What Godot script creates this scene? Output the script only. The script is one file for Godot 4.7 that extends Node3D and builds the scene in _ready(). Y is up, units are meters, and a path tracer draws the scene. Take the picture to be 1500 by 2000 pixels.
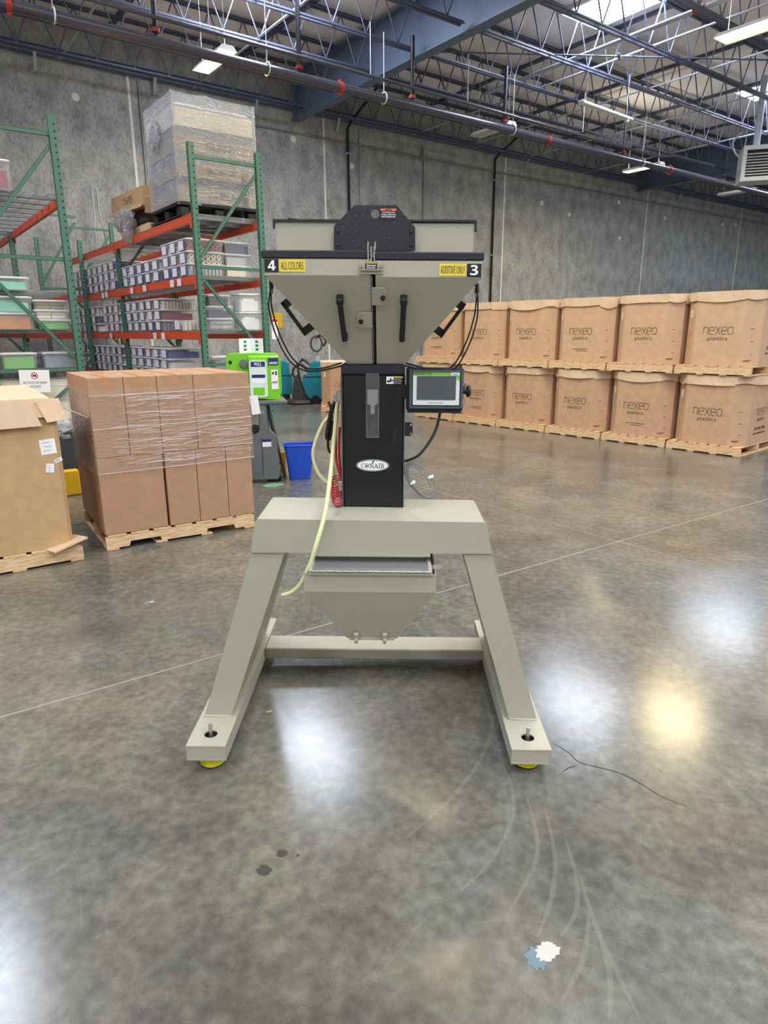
extends Node3D

var M := {}
var taken := {}
var font_sans: SystemFont
var font_bold: SystemFont
var font_serif: SystemFont
var meshes := {}
var rng := RandomNumberGenerator.new()

# ---------------------------------------------------------------- naming
func numbered(called: String) -> String:
	var k: int = taken.get(called, 0)
	taken[called] = k + 1
	return called if k == 0 else "%s_%03d" % [called, k]

func tag(o: Node3D, label: String, category: String, group := "", kind := "") -> Node3D:
	if label != "": o.set_meta("label", label)
	if category != "": o.set_meta("category", category)
	if group != "": o.set_meta("group", group)
	if kind != "": o.set_meta("kind", kind)
	return o

func thing(called: String, label: String, category: String, at := Vector3.ZERO, turn := 0.0, group := "") -> Node3D:
	var o := Node3D.new()
	o.name = numbered(called)
	add_child(o)
	o.position = at
	o.rotation.y = turn
	tag(o, label, category, group)
	return o

func part(called: String, mesh: Mesh, m: Material, parent: Node3D, at := Vector3.ZERO) -> MeshInstance3D:
	var o := MeshInstance3D.new()
	o.name = called if parent != self else numbered(called)
	o.mesh = mesh
	o.material_override = m
	o.position = at
	parent.add_child(o, true)
	return o

func solo(called: String, mesh: Mesh, m: Material, label: String, category: String, group := "") -> MeshInstance3D:
	var o := part(called, mesh, m, self)
	tag(o, label, category, group)
	return o

func struct(called: String, mesh: Mesh, m: Material, label := "") -> MeshInstance3D:
	var o := part(called, mesh, m, self)
	o.set_meta("kind", "structure")
	if label != "": o.set_meta("label", label)
	return o

func dup(o: Node3D, at: Vector3, turn: float, label: String, group := "") -> Node3D:
	var c: Node3D = o.duplicate()
	c.name = numbered(str(o.name).rstrip("0123456789").rstrip("_"))
	add_child(c)
	c.position = at
	c.rotation.y = turn
	c.set_meta("label", label)
	if group != "": c.set_meta("group", group)
	return c

# ---------------------------------------------------------------- meshes
func ST() -> SurfaceTool:
	var s := SurfaceTool.new()
	s.begin(Mesh.PRIMITIVE_TRIANGLES)
	return s

func fin(s: SurfaceTool) -> ArrayMesh:
	s.generate_normals()
	return s.commit()

func tri(s: SurfaceTool, a: Vector3, b: Vector3, c: Vector3, out: Vector3, sg := -1) -> void:
	var n := (a - c).cross(a - b)
	s.set_smooth_group(sg)
	if n.dot(out) < 0.0:
		s.add_vertex(a); s.add_vertex(c); s.add_vertex(b)
	else:
		s.add_vertex(a); s.add_vertex(b); s.add_vertex(c)

func quad(s: SurfaceTool, a: Vector3, b: Vector3, c: Vector3, d: Vector3, out: Vector3, sg := -1) -> void:
	tri(s, a, b, c, out, sg)
	tri(s, a, c, d, out, sg)

# eight corners: 0-3 the bottom ring, 4-7 the ring above it
func bx8(s: SurfaceTool, p: Array) -> void:
	var mid := Vector3.ZERO
	for v in p: mid += v / 8.0
	for f in [[0, 1, 2, 3], [4, 5, 6, 7], [0, 1, 5, 4], [1, 2, 6, 5], [2, 3, 7, 6], [3, 0, 4, 7]]:
		var c: Vector3 = (p[f[0]] + p[f[1]] + p[f[2]] + p[f[3]]) / 4.0
		quad(s, p[f[0]], p[f[1]], p[f[2]], p[f[3]], c - mid)

func bx(s: SurfaceTool, c: Vector3, z: Vector3, b := Basis.IDENTITY) -> void:
	var p := []
	for y in [-0.5, 0.5]:
		for q in [[-0.5, -0.5], [0.5, -0.5], [0.5, 0.5], [-0.5, 0.5]]:
			p.append(c + b * Vector3(q[0] * z.x, y * z.y, q[1] * z.z))
	bx8(s, p)

# box with chamfered edges
func cb(s: SurfaceTool, c: Vector3, z: Vector3, ch := 0.004, b := Basis.IDENTITY) -> void:
	var h := z * 0.5
	ch = minf(ch, minf(h.x, minf(h.y, h.z)) * 0.9)
	for ax in 3:
		var u := (ax + 1) % 3
		var v := (ax + 2) % 3
		for sg in [-1.0, 1.0]:
			var q := []
			for k in [[-1, -1], [1, -1], [1, 1], [-1, 1]]:
				var w := Vector3.ZERO
				w[ax] = sg * h[ax]
				w[u] = k[0] * (h[u] - ch)
				w[v] = k[1] * (h[v] - ch)
				q.append(c + b * w)
			var o := Vector3.ZERO
			o[ax] = sg
			quad(s, q[0], q[1], q[2], q[3], b * o)
		for su in [-1.0, 1.0]:
			for sv in [-1.0, 1.0]:
				var q := []
				for k in [[-1, 0], [1, 0], [1, 1], [-1, 1]]:
					var w := Vector3.ZERO
					w[ax] = k[0] * (h[ax] - ch)
					w[u] = su * (h[u] - (0.0 if k[1] == 0 else ch))
					w[v] = sv * (h[v] - (ch if k[1] == 0 else 0.0))
					q.append(c + b * w)
				var o := Vector3.ZERO
				o[u] = su
				o[v] = sv
				quad(s, q[0], q[1], q[2], q[3], b * o)
	for sx in [-1.0, 1.0]:
		for sy in [-1.0, 1.0]:
			for sz in [-1.0, 1.0]:
				var o := Vector3(sx, sy, sz)
				tri(s, c + b * (o * Vector3(h.x, h.y - ch, h.z - ch)), c + b * (o * Vector3(h.x - ch, h.y, h.z - ch)), c + b * (o * Vector3(h.x - ch, h.y - ch, h.z)), b * o)

func tube(s: SurfaceTool, pts: Array, r: float, n := 8, caps := true) -> void:
	var rings := []
	var t0: Vector3 = (pts[1] - pts[0]).normalized()
	var up := Vector3.UP if absf(t0.y) < 0.9 else Vector3.RIGHT
	var side := t0.cross(up).normalized()
	for i in pts.size():
		var t: Vector3
		if i == 0: t = t0
		elif i == pts.size() - 1: t = (pts[i] - pts[i - 1]).normalized()
		else: t = ((pts[i + 1] - pts[i]).normalized() + (pts[i] - pts[i - 1]).normalized()).normalized()
		side = (side - t * side.dot(t)).normalized()
		var w := t.cross(side)
		var ring := []
		for k in n:
			var a := TAU * k / n
			ring.append(pts[i] + (side * cos(a) + w * sin(a)) * r)
		rings.append(ring)
	for i in pts.size() - 1:
		for k in n:
			var k2 := (k + 1) % n
			var o: Vector3 = (rings[i][k] + rings[i][k2]) * 0.5 - pts[i]
			quad(s, rings[i][k], rings[i][k2], rings[i + 1][k2], rings[i + 1][k], o, 1)
	if caps:
		for e in [0, pts.size() - 1]:
			var d: Vector3 = (pts[0] - pts[1]) if e == 0 else (pts[e] - pts[e - 1])
			for k in n:
				tri(s, pts[e], rings[e][k], rings[e][(k + 1) % n], d, -1)

func spline(ctrl: Array, per := 6) -> Array:
	var out := []
	for i in ctrl.size() - 1:
		var p0: Vector3 = ctrl[maxi(i - 1, 0)]
		var p1: Vector3 = ctrl[i]
		var p2: Vector3 = ctrl[i + 1]
		var p3: Vector3 = ctrl[mini(i + 2, ctrl.size() - 1)]
		for k in per:
			var t := float(k) / per
			out.append(0.5 * ((2.0 * p1) + (p2 - p0) * t + (2.0 * p0 - 5.0 * p1 + 4.0 * p2 - p3) * t * t + (3.0 * p1 - p0 - 3.0 * p2 + p3) * t * t * t))
	out.append(ctrl[ctrl.size() - 1])
	return out

# polygon in x, y pushed out from z0 to z1
func prism(s: SurfaceTool, poly: Array, z0: float, z1: float, xf := Transform3D.IDENTITY, smooth := false) -> void:
	var pp := PackedVector2Array(poly)
	var area := 0.0
	for i in pp.size():
		area += pp[i].cross(pp[(i + 1) % pp.size()])
	for i in pp.size():
		var a := pp[i]
		var b := pp[(i + 1) % pp.size()]
		var e := b - a
		var o := Vector3(e.y, -e.x, 0) * signf(area)
		quad(s, xf * Vector3(a.x, a.y, z0), xf * Vector3(b.x, b.y, z0), xf * Vector3(b.x, b.y, z1), xf * Vector3(a.x, a.y, z1), xf.basis * o, 1 if smooth else -1)
	var ix := Geometry2D.triangulate_polygon(pp)
	for z in [z0, z1]:
		var o := xf.basis * Vector3(0, 0, signf(z - (z0 + z1) * 0.5))
		for i in range(0, ix.size(), 3):
			tri(s, xf * Vector3(pp[ix[i]].x, pp[ix[i]].y, z), xf * Vector3(pp[ix[i + 1]].x, pp[ix[i + 1]].y, z), xf * Vector3(pp[ix[i + 2]].x, pp[ix[i + 2]].y, z), o)

func rounded(w: float, h: float, r: float, n := 4, c := Vector2.ZERO) -> Array:
	var out := []
	for q in 4:
		var cc := c + Vector2((w / 2 - r) * (1 if q in [0, 3] else -1), (h / 2 - r) * (1 if q < 2 else -1))
		for k in n + 1:
			var a := PI / 2 * (q + float(k) / n)
			out.append(cc + Vector2(cos(a), sin(a)) * r)
	return out

# profile of (radius, height) turned about y
func lathe(s: SurfaceTool, prof: Array, n := 16, xf := Transform3D.IDENTITY) -> void:
	for i in prof.size() - 1:
		var a: Vector2 = prof[i]
		var b: Vector2 = prof[i + 1]
		var o2 := Vector2(b.y - a.y, a.x - b.x)
		for k in n:
			var t0 := TAU * k / n
			var t1 := TAU * (k + 1) / n
			var tm := (t0 + t1) / 2
			var o := xf.basis * Vector3(cos(tm) * o2.x, o2.y, sin(tm) * o2.x)
			var p := []
			for e in [[a, t0], [a, t1], [b, t1], [b, t0]]:
				p.append(xf * Vector3(cos(e[1]) * e[0].x, e[0].y, sin(e[1]) * e[0].x))
			if a.x > 1e-6: tri(s, p[0], p[1], p[2], o, i + 1)
			if b.x > 1e-6: tri(s, p[0], p[2], p[3], o, i + 1)

func box_mesh(z: Vector3, ch := 0.0) -> ArrayMesh:
	var key := "box%s/%s" % [z, ch]
	if not meshes.has(key):
		var s := ST()
		if ch > 0.0: cb(s, Vector3.ZERO, z, ch)
		else: bx(s, Vector3.ZERO, z)
		meshes[key] = fin(s)
	return meshes[key]

# lettering: a TextMesh whose capitals are h high, centred at "at" in the parent, facing +z of the basis
func text(called: String, what: String, h: float, m: Material, parent: Node3D, at: Vector3, face := Basis.IDENTITY, width := 0.0, f: Font = null, depth := 0.001) -> MeshInstance3D:
	var key := "%s/%s/%s/%s" % [what, h, width, "b" if f == font_bold else "s"]
	if not meshes.has(key):
		var t := TextMesh.new()
		t.text = what
		t.font = f if f else font_sans
		t.font_size = 48
		t.pixel_size = h / (48.0 * 0.715)
		t.depth = depth
		t.curve_step = 2.0
		meshes[key] = t
	var tm: TextMesh = meshes[key]
	var o := part(called, tm, m, parent)
	var sx := 1.0
	if width > 0.0: sx = width / maxf(tm.get_aabb().size.x, 1e-4)
	o.transform = Transform3D(face * Basis.from_scale(Vector3(sx, 1, 1)), at)
	return o

# ---------------------------------------------------------------- materials
func noise(freq: float, oct := 4, seed_ := 1, kind := FastNoiseLite.TYPE_SIMPLEX_SMOOTH) -> FastNoiseLite:
	var n := FastNoiseLite.new()
	n.noise_type = kind
	n.frequency = freq
	n.fractal_octaves = oct
	n.seed = seed_
	return n

func ntex(freq: float, stops: Array, oct := 4, seed_ := 1, size := 512) -> NoiseTexture2D:
	var t := NoiseTexture2D.new()
	t.width = size
	t.height = size
	t.seamless = true
	t.noise = noise(freq, oct, seed_)
	var g := Gradient.new()
	var off := PackedFloat32Array()
	var col := PackedColorArray()
	for st in stops:
		off.append(st[0])
		col.append(st[1])
	g.offsets = off
	g.colors = col
	t.color_ramp = g
	return t

func bump(freq: float, oct := 3, seed_ := 1, strength := 4.0, size := 256) -> NoiseTexture2D:
	var t := NoiseTexture2D.new()
	t.width = size
	t.height = size
	t.seamless = true
	t.noise = noise(freq, oct, seed_)
	t.as_normal_map = true
	t.bump_strength = strength
	return t

func mat(called: String, c: Color, rough := 0.6, metal := 0.0) -> StandardMaterial3D:
	var m := StandardMaterial3D.new()
	m.resource_name = called
	m.albedo_color = c
	m.roughness = rough
	m.metallic = metal
	M[called] = m
	return m

func grain(m: StandardMaterial3D, t: Texture2D, scale: Vector3, world := false) -> StandardMaterial3D:
	m.albedo_texture = t
	m.uv1_triplanar = true
	m.uv1_world_triplanar = world
	m.uv1_scale = scale
	return m

func see(called: String, c: Color, a: float, rough := 0.1) -> StandardMaterial3D:
	var m := mat(called, Color(c.r, c.g, c.b, a), rough)
	m.transparency = BaseMaterial3D.TRANSPARENCY_ALPHA
	return m

func g8(r: int, g: int, b: int) -> Color:
	return Color(r / 255.0, g / 255.0, b / 255.0)

func floor_picture() -> ImageTexture:
	var n := 1024
	var A := noise(0.006, 6, 11).get_seamless_image(n, n).get_data()
	var B := noise(0.020, 6, 23).get_seamless_image(n, n).get_data()
	var C := noise(0.005, 5, 37).get_seamless_image(n, n).get_data()
	var D := noise(0.10, 4, 41).get_seamless_image(n, n).get_data()
	var out := PackedByteArray()
	out.resize(n * n * 3)
	for i in n * n:
		var a := A[i] / 255.0 - 0.5
		var b := B[i] / 255.0 - 0.5
		var c := C[i] / 255.0 - 0.5
		var d := D[i] / 255.0 - 0.5
		var v := 0.568 + a * 0.14 + b * 0.12 + d * 0.15 + minf(0.0, c) * 0.16
		var warm := (a - c) * 0.06
		out[i * 3] = int(255.0 * clampf(v * (1.012 + warm), 0, 1))
		out[i * 3 + 1] = int(255.0 * clampf(v * 0.99, 0, 1))
		out[i * 3 + 2] = int(255.0 * clampf(v * (0.915 - warm), 0, 1))
	return ImageTexture.create_from_image(Image.create_from_data(n, n, false, Image.FORMAT_RGB8, out))

# fine wear: faint swirled scratches and pits, laid over the broad mottling
func wear_picture() -> ImageTexture:
	var n := 1024
	var im := Image.create(n, n, false, Image.FORMAT_RGB8)
	var base := noise(0.05, 4, 5).get_seamless_image(n, n).get_data()
	var spk := noise(0.35, 2, 9).get_seamless_image(n, n).get_data()
	var out := PackedByteArray()
	out.resize(n * n * 3)
	for i in n * n:
		var v := 0.90 + (base[i] / 255.0 - 0.5) * 0.16
		if spk[i] > 205: v -= 0.13
		elif spk[i] < 40: v += 0.06
		var q := int(255.0 * clampf(v, 0.0, 1.0))
		out[i * 3] = q
		out[i * 3 + 1] = q
		out[i * 3 + 2] = q
	im = Image.create_from_data(n, n, false, Image.FORMAT_RGB8, out)
	rng.seed = 77
	for k in 260:
		var x := rng.randf() * n
		var y := rng.randf() * n
		var a := rng.randf() * TAU
		var bend := rng.randf_range(-0.004, 0.004)
		var l := rng.randi_range(40, 260)
		var lift := rng.randf_range(0.03, 0.10)
		for i in l:
			x += cos(a)
			y += sin(a)
			a += bend
			var px := posmod(int(x), n)
			var py := posmod(int(y), n)
			var c := im.get_pixel(px, py)
			im.set_pixel(px, py, Color(minf(c.r + lift, 1), minf(c.g + lift, 1), minf(c.b + lift, 1)))
	return ImageTexture.create_from_image(im)

func make_materials() -> void:
	font_sans = SystemFont.new()
	font_sans.font_names = PackedStringArray(["Droid Sans"])
	font_bold = SystemFont.new()
	font_bold.font_names = PackedStringArray(["Droid Sans"])
	font_bold.font_weight = 700
	font_serif = SystemFont.new()
	font_serif.font_names = PackedStringArray(["Droid Serif"])
	# building
	var f := mat("polished_concrete", Color(0.83, 0.83, 0.83), 1.0)
	grain(f, floor_picture(), Vector3.ONE / 8.0, true)
	f.roughness = 0.19
	f.metallic_specular = 0.45
	f.detail_enabled = true
	f.detail_blend_mode = BaseMaterial3D.BLEND_MODE_MUL
	f.detail_albedo = wear_picture()
	f.detail_uv_layer = BaseMaterial3D.DETAIL_UV_2
	f.uv2_triplanar = true
	f.uv2_world_triplanar = true
	f.uv2_scale = Vector3.ONE / 2.3
	var w := mat("tilt_up_concrete", Color(0.92, 0.92, 0.91), 0.85)
	grain(w, ntex(0.012, [[0.0, g8(156, 157, 155)], [0.4, g8(184, 184, 181)], [0.62, g8(195, 194, 189)], [1.0, g8(216, 213, 204)]], 6, 3, 1024), Vector3(0.17, 0.10, 0.17), true)
	w.detail_enabled = true
	w.detail_blend_mode = BaseMaterial3D.BLEND_MODE_MUL
	w.detail_albedo = ntex(0.05, [[0.0, Color(0.78, 0.78, 0.78)], [0.5, Color(0.95, 0.95, 0.95)], [1.0, Color(1, 1, 1)]], 5, 8, 512)
	w.detail_uv_layer = BaseMaterial3D.DETAIL_UV_2
	w.uv2_triplanar = true
	w.uv2_world_triplanar = true
	w.uv2_scale = Vector3(0.55, 0.26, 0.55)
	mat("plain_wall", g8(200, 198, 192), 0.9)
	mat("joint", g8(232, 229, 216), 0.9)
	grain(mat("roof_deck", Color(1, 1, 1), 0.9), ntex(0.01, [[0.0, g8(226, 220, 218)], [1.0, g8(246, 240, 238)]], 3, 15, 256), Vector3(0.3, 0.3, 0.06), true)
	mat("blue_steel", g8(96, 110, 132), 0.5, 0.1)
	mat("joist_steel", g8(84, 90, 110), 0.5, 0.1)
	mat("pale_steel", g8(168, 176, 186), 0.45, 0.2)
	mat("galvanised", g8(150, 154, 156), 0.42, 0.55)
	mat("pipe_steel", g8(88, 86, 94), 0.28, 0.3)
	mat("conduit", g8(150, 150, 146), 0.45, 0.3)
	mat("coupling_red", g8(176, 58, 48), 0.5)
	mat("black", g8(20, 21, 23), 0.5)
	mat("white_enamel", g8(222, 224, 222), 0.45)
	mat("heater_grey", g8(176, 184, 182), 0.5)
	var l := mat("tube_glow", g8(255, 250, 230), 0.6)
	l.emission_enabled = true
	l.emission = g8(255, 232, 176)
	l.emission_energy_multiplier = 7.0
	var sk := mat("skylight_glow", g8(250, 252, 255), 0.6)
	sk.emission_enabled = true
	sk.emission = g8(226, 238, 255)
	sk.emission_energy_multiplier = 9.0
	mat("diffuser_off", g8(206, 204, 196), 0.4)
	# racks
	mat("rack_green", g8(74, 120, 102), 0.45)
	mat("rack_orange", g8(226, 92, 52), 0.45)
	mat("hole", g8(16, 20, 18), 0.9)
	mat("label_white", g8(247, 247, 248), 0.7)
	mat("label_blue", g8(70, 96, 170), 0.6)
	mat("guard_yellow", g8(226, 180, 32), 0.5)
	see("bin_clear", g8(240, 243, 248), 0.20, 0.28)
	see("bin_lid", g8(242, 244, 248), 0.74, 0.35)
	see("lid_white", g8(238, 240, 240), 0.93, 0.4)
	for c in [["navy", 52, 62, 98], ["orange", 214, 140, 72], ["wine", 160, 52, 78], ["cream", 232, 226, 208], ["slate", 134, 144, 156], ["lime", 112, 190, 84], ["blue", 40, 92, 180], ["grey", 186, 190, 196], ["white", 240, 242, 244], ["olive", 150, 132, 86], ["aqua", 140, 220, 198], ["charcoal", 60, 60, 66]]:
		mat("fill_" + c[0], g8(c[1], c[2], c[3]), 0.7)
	# cardboard and wood
	var card := ntex(0.02, [[0.0, Color(0.93, 0.93, 0.93)], [1.0, Color(1, 1, 1)]], 4, 12, 256)
	for c in [["card_pale", 214, 182, 150], ["card_warm", 213, 176, 143], ["card_brown", 206, 168, 136], ["card_tan", 186, 146, 114], ["card_lid", 226, 196, 164], ["card_gold", 204, 168, 122], ["card_grey", 178, 164, 142]]:
		grain(mat(c[0], g8(c[1], c[2], c[3]), 0.8), card, Vector3.ONE * 1.4)
	mat("card_dark", g8(60, 52, 48), 0.9)
	mat("tape", g8(190, 140, 96), 0.35)
	var wood := ntex(0.03, [[0.0, g8(196, 156, 112)], [0.5, g8(226, 192, 150)], [1.0, g8(240, 212, 176)]], 4, 21, 256)
	grain(mat("wood", Color(1, 1, 1), 0.8), wood, Vector3(0.8, 6, 6))
	grain(mat("wood_across", Color(0.97, 0.95, 0.93), 0.8), wood, Vector3(6, 6, 0.8))
	mat("ink", g8(66, 62, 46), 0.8)
	mat("ink_green", g8(62, 74, 40), 0.8)
	mat("ink_blue", g8(66, 78, 108), 0.8)
	# stretch film
	for k in 2:
		var film := see(["film", "film_cloudy"][k], g8(236, 238, 242), [0.03, 0.28][k], 0.16)
		film.normal_enabled = true
		film.normal_texture = bump(0.03, 4, 61 + k, 14.0)
		film.normal_scale = [0.8, 1.5][k]
		film.uv1_triplanar = true
		film.uv1_scale = [Vector3(0.7, 7.0, 0.7), Vector3(1.6, 5.0, 1.6)][k]
	see("film_white", g8(252, 252, 253), 0.50, 0.3)
	# the blender
	var sp := ntex(0.45, [[0.0, Color(0.86, 0.86, 0.86)], [0.3, Color(0.97, 0.97, 0.97)], [1.0, Color(1, 1, 1)]], 2, 31, 256)
	grain(mat("blender_beige", g8(176, 173, 155), 0.42), sp, Vector3.ONE * 2.0)
	var bp := mat("blender_black", Color(1, 1, 1), 0.42)
	grain(bp, ntex(0.11, [[0.0, g8(30, 34, 42)], [0.78, g8(33, 36, 44)], [0.86, g8(96, 102, 114)], [1.0, g8(180, 184, 192)]], 2, 33, 512), Vector3.ONE * 2.4)
	var door := mat("door_black", Color(1, 1, 1), 0.38)
	grain(door, ntex(0.11, [[0.0, g8(16, 18, 20)], [0.82, g8(18, 20, 22)], [0.90, g8(84, 88, 90)], [1.0, g8(140, 144, 146)]], 2, 35, 512), Vector3.ONE * 2.4)
	mat("steel", g8(178, 178, 174), 0.32, 0.8)
	mat("pad_yellow", g8(222, 206, 20), 0.5)
	mat("sticker_yellow", g8(232, 208, 72), 0.6)
	mat("sticker_orange", g8(226, 110, 66), 0.6)
	mat("screen_white", g8(226, 236, 232), 0.4)
	mat("screen_green", g8(128, 196, 76), 0.4)
	mat("display", g8(86, 92, 98), 0.25)
	mat("bezel", g8(84, 88, 98), 0.35)
	mat("badge_grey", g8(160, 164, 164), 0.4, 0.3)
	mat("leaf_green", g8(38, 132, 84), 0.5)
	mat("hose_cream", g8(226, 224, 172), 0.45)
	mat("hose_red", g8(176, 36, 52), 0.35)
	mat("hose_grey", g8(134, 138, 142), 0.45)
	see("acrylic", g8(222, 226, 232), 0.03, 0.04)
	see("acrylic_grey", g8(214, 216, 220), 0.16, 0.12)
	# the rest
	mat("lime", g8(124, 204, 44), 0.4)
	mat("cart_grey", g8(104, 108, 112), 0.55)
	mat("dark_grey", g8(58, 60, 64), 0.55)
	mat("bucket_blue", g8(32, 78, 196), 0.42)
	mat("teal", g8(16, 130, 156), 0.38)
	mat("sticker_navy", g8(34, 44, 110), 0.5)
	mat("red", g8(196, 36, 40), 0.6)
	mat("paint_white", g8(184, 182, 172), 0.6)
	mat("paint_blue", g8(98, 122, 132), 0.6)
	mat("paint_green", g8(110, 172, 130), 0.6)
	mat("oil_stain", g8(70, 66, 60), 0.35)
	see("scratch", g8(206, 204, 192), 0.085, 0.5)
	mat("crack", g8(54, 52, 50), 0.8)
	mat("joint_fill", g8(158, 153, 144), 0.3)

# ---------------------------------------------------------------- building
func area(at: Vector3, size: Vector2, energy: float, c: Color, called: String, up := false) -> void:
	var a := AreaLight3D.new()
	a.name = numbered(called)
	a.area_size = size
	a.area_normalize_energy = true
	a.area_range = 80.0
	a.light_energy = energy
	a.light_color = c
	a.shadow_enabled = true
	a.position = at
	a.rotation.x = -PI / 2 if not up else PI / 2
	add_child(a)

func shell() -> void:
	var s := ST()
	bx(s, Vector3(18, -0.15, -2), Vector3(56, 0.3, 34))
	struct("floor", fin(s), M.polished_concrete, "polished grey-brown concrete floor with mottled stains and soft reflections")
	s = ST()
	bx(s, Vector3(18, 4.15, -17.75), Vector3(56, 8.3, 0.3))
	struct("wall_back", fin(s), M.tilt_up_concrete, "tall bare grey concrete panel wall behind racks and bins")
	for w in [["wall_left", Vector3(-9.15, 4.15, -2), Vector3(0.3, 8.3, 34)], ["wall_right", Vector3(45.15, 4.15, -2), Vector3(0.3, 8.3, 34)], ["wall_front", Vector3(18, 4.15, 14.15), Vector3(56, 8.3, 0.3)]]:
		s = ST()
		bx(s, w[1], w[2])
		struct(w[0], fin(s), M.plain_wall if w[0] != "wall_right" else M.tilt_up_concrete)
	s = ST()
	bx(s, Vector3(18, 8.42, -2), Vector3(56, 0.2, 34))
	struct("ceiling", fin(s), M.roof_deck, "pale grey roof deck above the steel joists")
	# panel joints of the wall
	var k := 0
	for x in [5.72, 11.07, 18.43, 27.05, 35.1]:
		s = ST()
		bx(s, Vector3(x, 3.7, -17.598), Vector3(0.06, 7.4, 0.010))
		k += 1
		struct("trim_%d" % k, fin(s), M.joint, "pale sealed vertical joint between two concrete wall panels")
	# ledger along the wall head
	s = ST()
	bx(s, Vector3(18, 7.58, -17.5), Vector3(54, 0.02, 0.2))
	bx(s, Vector3(18, 7.42, -17.5), Vector3(54, 0.02, 0.2))
	bx(s, Vector3(18, 7.5, -17.59), Vector3(54, 0.16, 0.02))
	struct("trim_6", fin(s), M.blue_steel, "dark blue steel channel along the head of the concrete wall")
	# control joints and wear of the floor
	s = ST()
	bx(s, Vector3(18, 0.0006, -2.40), Vector3(54, 0.0012, 0.008), Basis(Vector3.UP, -0.035))
	bx(s, Vector3(4.45, 0.0006, -3.2), Vector3(0.006, 0.0012, 14))
	struct("trim_7", fin(s), M.joint_fill, "pale filled control joints sawn into the concrete floor")

func floor_marks() -> void:
	var arcs := [[[2.125, -1.99], [1.879, -1.735], [1.633, -1.565], [1.379, -1.464], [1.126, -1.409]], [[1.658, -1.468], [1.594, -1.369], [1.477, -1.262], [1.29, -1.176], [1.132, -1.147]], [[1.597, -1.299], [1.473, -1.146], [1.361, -1.071], [1.175, -1.003]], [[1.606, -1.226], [1.45, -1.055], [1.315, -0.963], [1.193, -0.907]], [[1.546, -1.091], [1.451, -0.978], [1.345, -0.896], [1.244, -0.869]], [[1.474, -0.986], [1.357, -0.844], [1.282, -0.726], [1.216, -0.61]], [[1.374, -0.874], [1.243, -0.793], [1.109, -0.753]], [[1.363, -0.84], [1.259, -0.726], [1.157, -0.654]]]
	var s := ST()
	for a in arcs:
		ribbon(s, a, 0.0075)
	var o := solo("scuff_arcs", fin(s), M.scratch, "faint pale curved tyre scuffs on the floor in front of the right foot", "scuff mark")
	o.set_meta("kind", "stuff")
	s = ST()
	ribbon(s, [[1.931, -1.464], [1.929, -1.382], [1.913, -1.321], [1.942, -1.26], [1.98, -1.186], [1.989, -1.106], [1.985, -1.022], [2.007, -0.939]], 0.0022)
	ribbon(s, [[1.817, -1.317], [1.852, -1.321], [1.885, -1.311]], 0.002)
	solo("floor_crack", fin(s), M.crack, "thin dark jagged crack in the floor right of the yellow foot", "crack")
	var chip := thing("paint_chip", "flaking white and pale blue paint patch on the floor near the photo's bottom edge", "paint patch", Vector3(1.17, 0, -0.865))
	splat("paint_layer", chip, M.paint_blue, 0.040, 0.034, 91, 0.0008, Vector3(-0.022, 0, 0.0))
	splat("paint_flake", chip, M.paint_white, 0.040, 0.028, 92, 0.0016, Vector3(0.010, 0, 0.004))
	var st := [[0.702, -1.571, 0.024], [0.779, -1.597, 0.018], [0.815, -1.560, 0.007]]
	var sl := ["largest round dark oil spot on the floor below the blender", "middle-sized round dark oil spot right of the largest one", "tiny dark oil fleck beside the middle-sized oil spot"]
	for i in 3:
		var d := thing("oil_spot", sl[i], "oil spot", Vector3(st[i][0], 0, st[i][1]), 0.0, "oil spots")
		splat("stain", d, M.oil_stain, st[i][2], st[i][2], 60 + i, 0.0007)
	var g := thing("green_paint_mark", "worn green paint mark on the floor in front of the grey waste cart", "paint patch", Vector3(3.24, 0, -6.36))
	splat("paint_layer", g, M.paint_green, 0.13, 0.10, 95, 0.001)
	var b := thing("paint_fleck", "small blue and white paint fleck on the floor left of the blender", "paint patch", Vector3(1.106, 0, -3.908))
	splat("paint_layer", b, M.paint_blue, 0.03, 0.025, 96, 0.001, Vector3(-0.01, 0, 0))
	splat("paint_flake", b, M.paint_white, 0.015, 0.012, 97, 0.0016, Vector3(0.012, 0, 0.005))
	var w := thing("white_fleck", "small white paint fleck on the floor under the blender", "paint patch", Vector3(1.124, 0, -2.359))
	splat("paint_flake", w, M.paint_white, 0.016, 0.007, 98, 0.001)

func ribbon(s: SurfaceTool, a: Array, half: float) -> void:
	var pts := []
	for p in a: pts.append(Vector3(p[0], 0.0009, p[1]))
	var c := spline(pts, 5)
	for i in c.size() - 1:
		var d: Vector3 = (c[i + 1] - c[i]).normalized().cross(Vector3.UP) * half
		var e0 := 0.4 + 0.6 * sin(PI * float(i) / (c.size() - 1))
		var e1 := 0.4 + 0.6 * sin(PI * float(i + 1) / (c.size() - 1))
		quad(s, c[i] - d * e0, c[i] + d * e0, c[i + 1] + d * e1, c[i + 1] - d * e1, Vector3.UP)

func splat(called: String, parent: Node3D, m: Material, rx: float, rz: float, sd: int, y: float, off := Vector3.ZERO) -> void:
	rng.seed = sd
	var pts := []
	for i in 28:
		var a := TAU * i / 28
		var r := rng.randf_range(0.72, 1.12)
		pts.append(Vector3(cos(a) * rx * r, y, sin(a) * rz * r) + off)
	var s := ST()
	for i in 28:
		tri(s, off + Vector3(0, y, 0), pts[i], pts[(i + 1) % 28], Vector3.UP)
	part(called, fin(s), m, parent)

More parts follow.
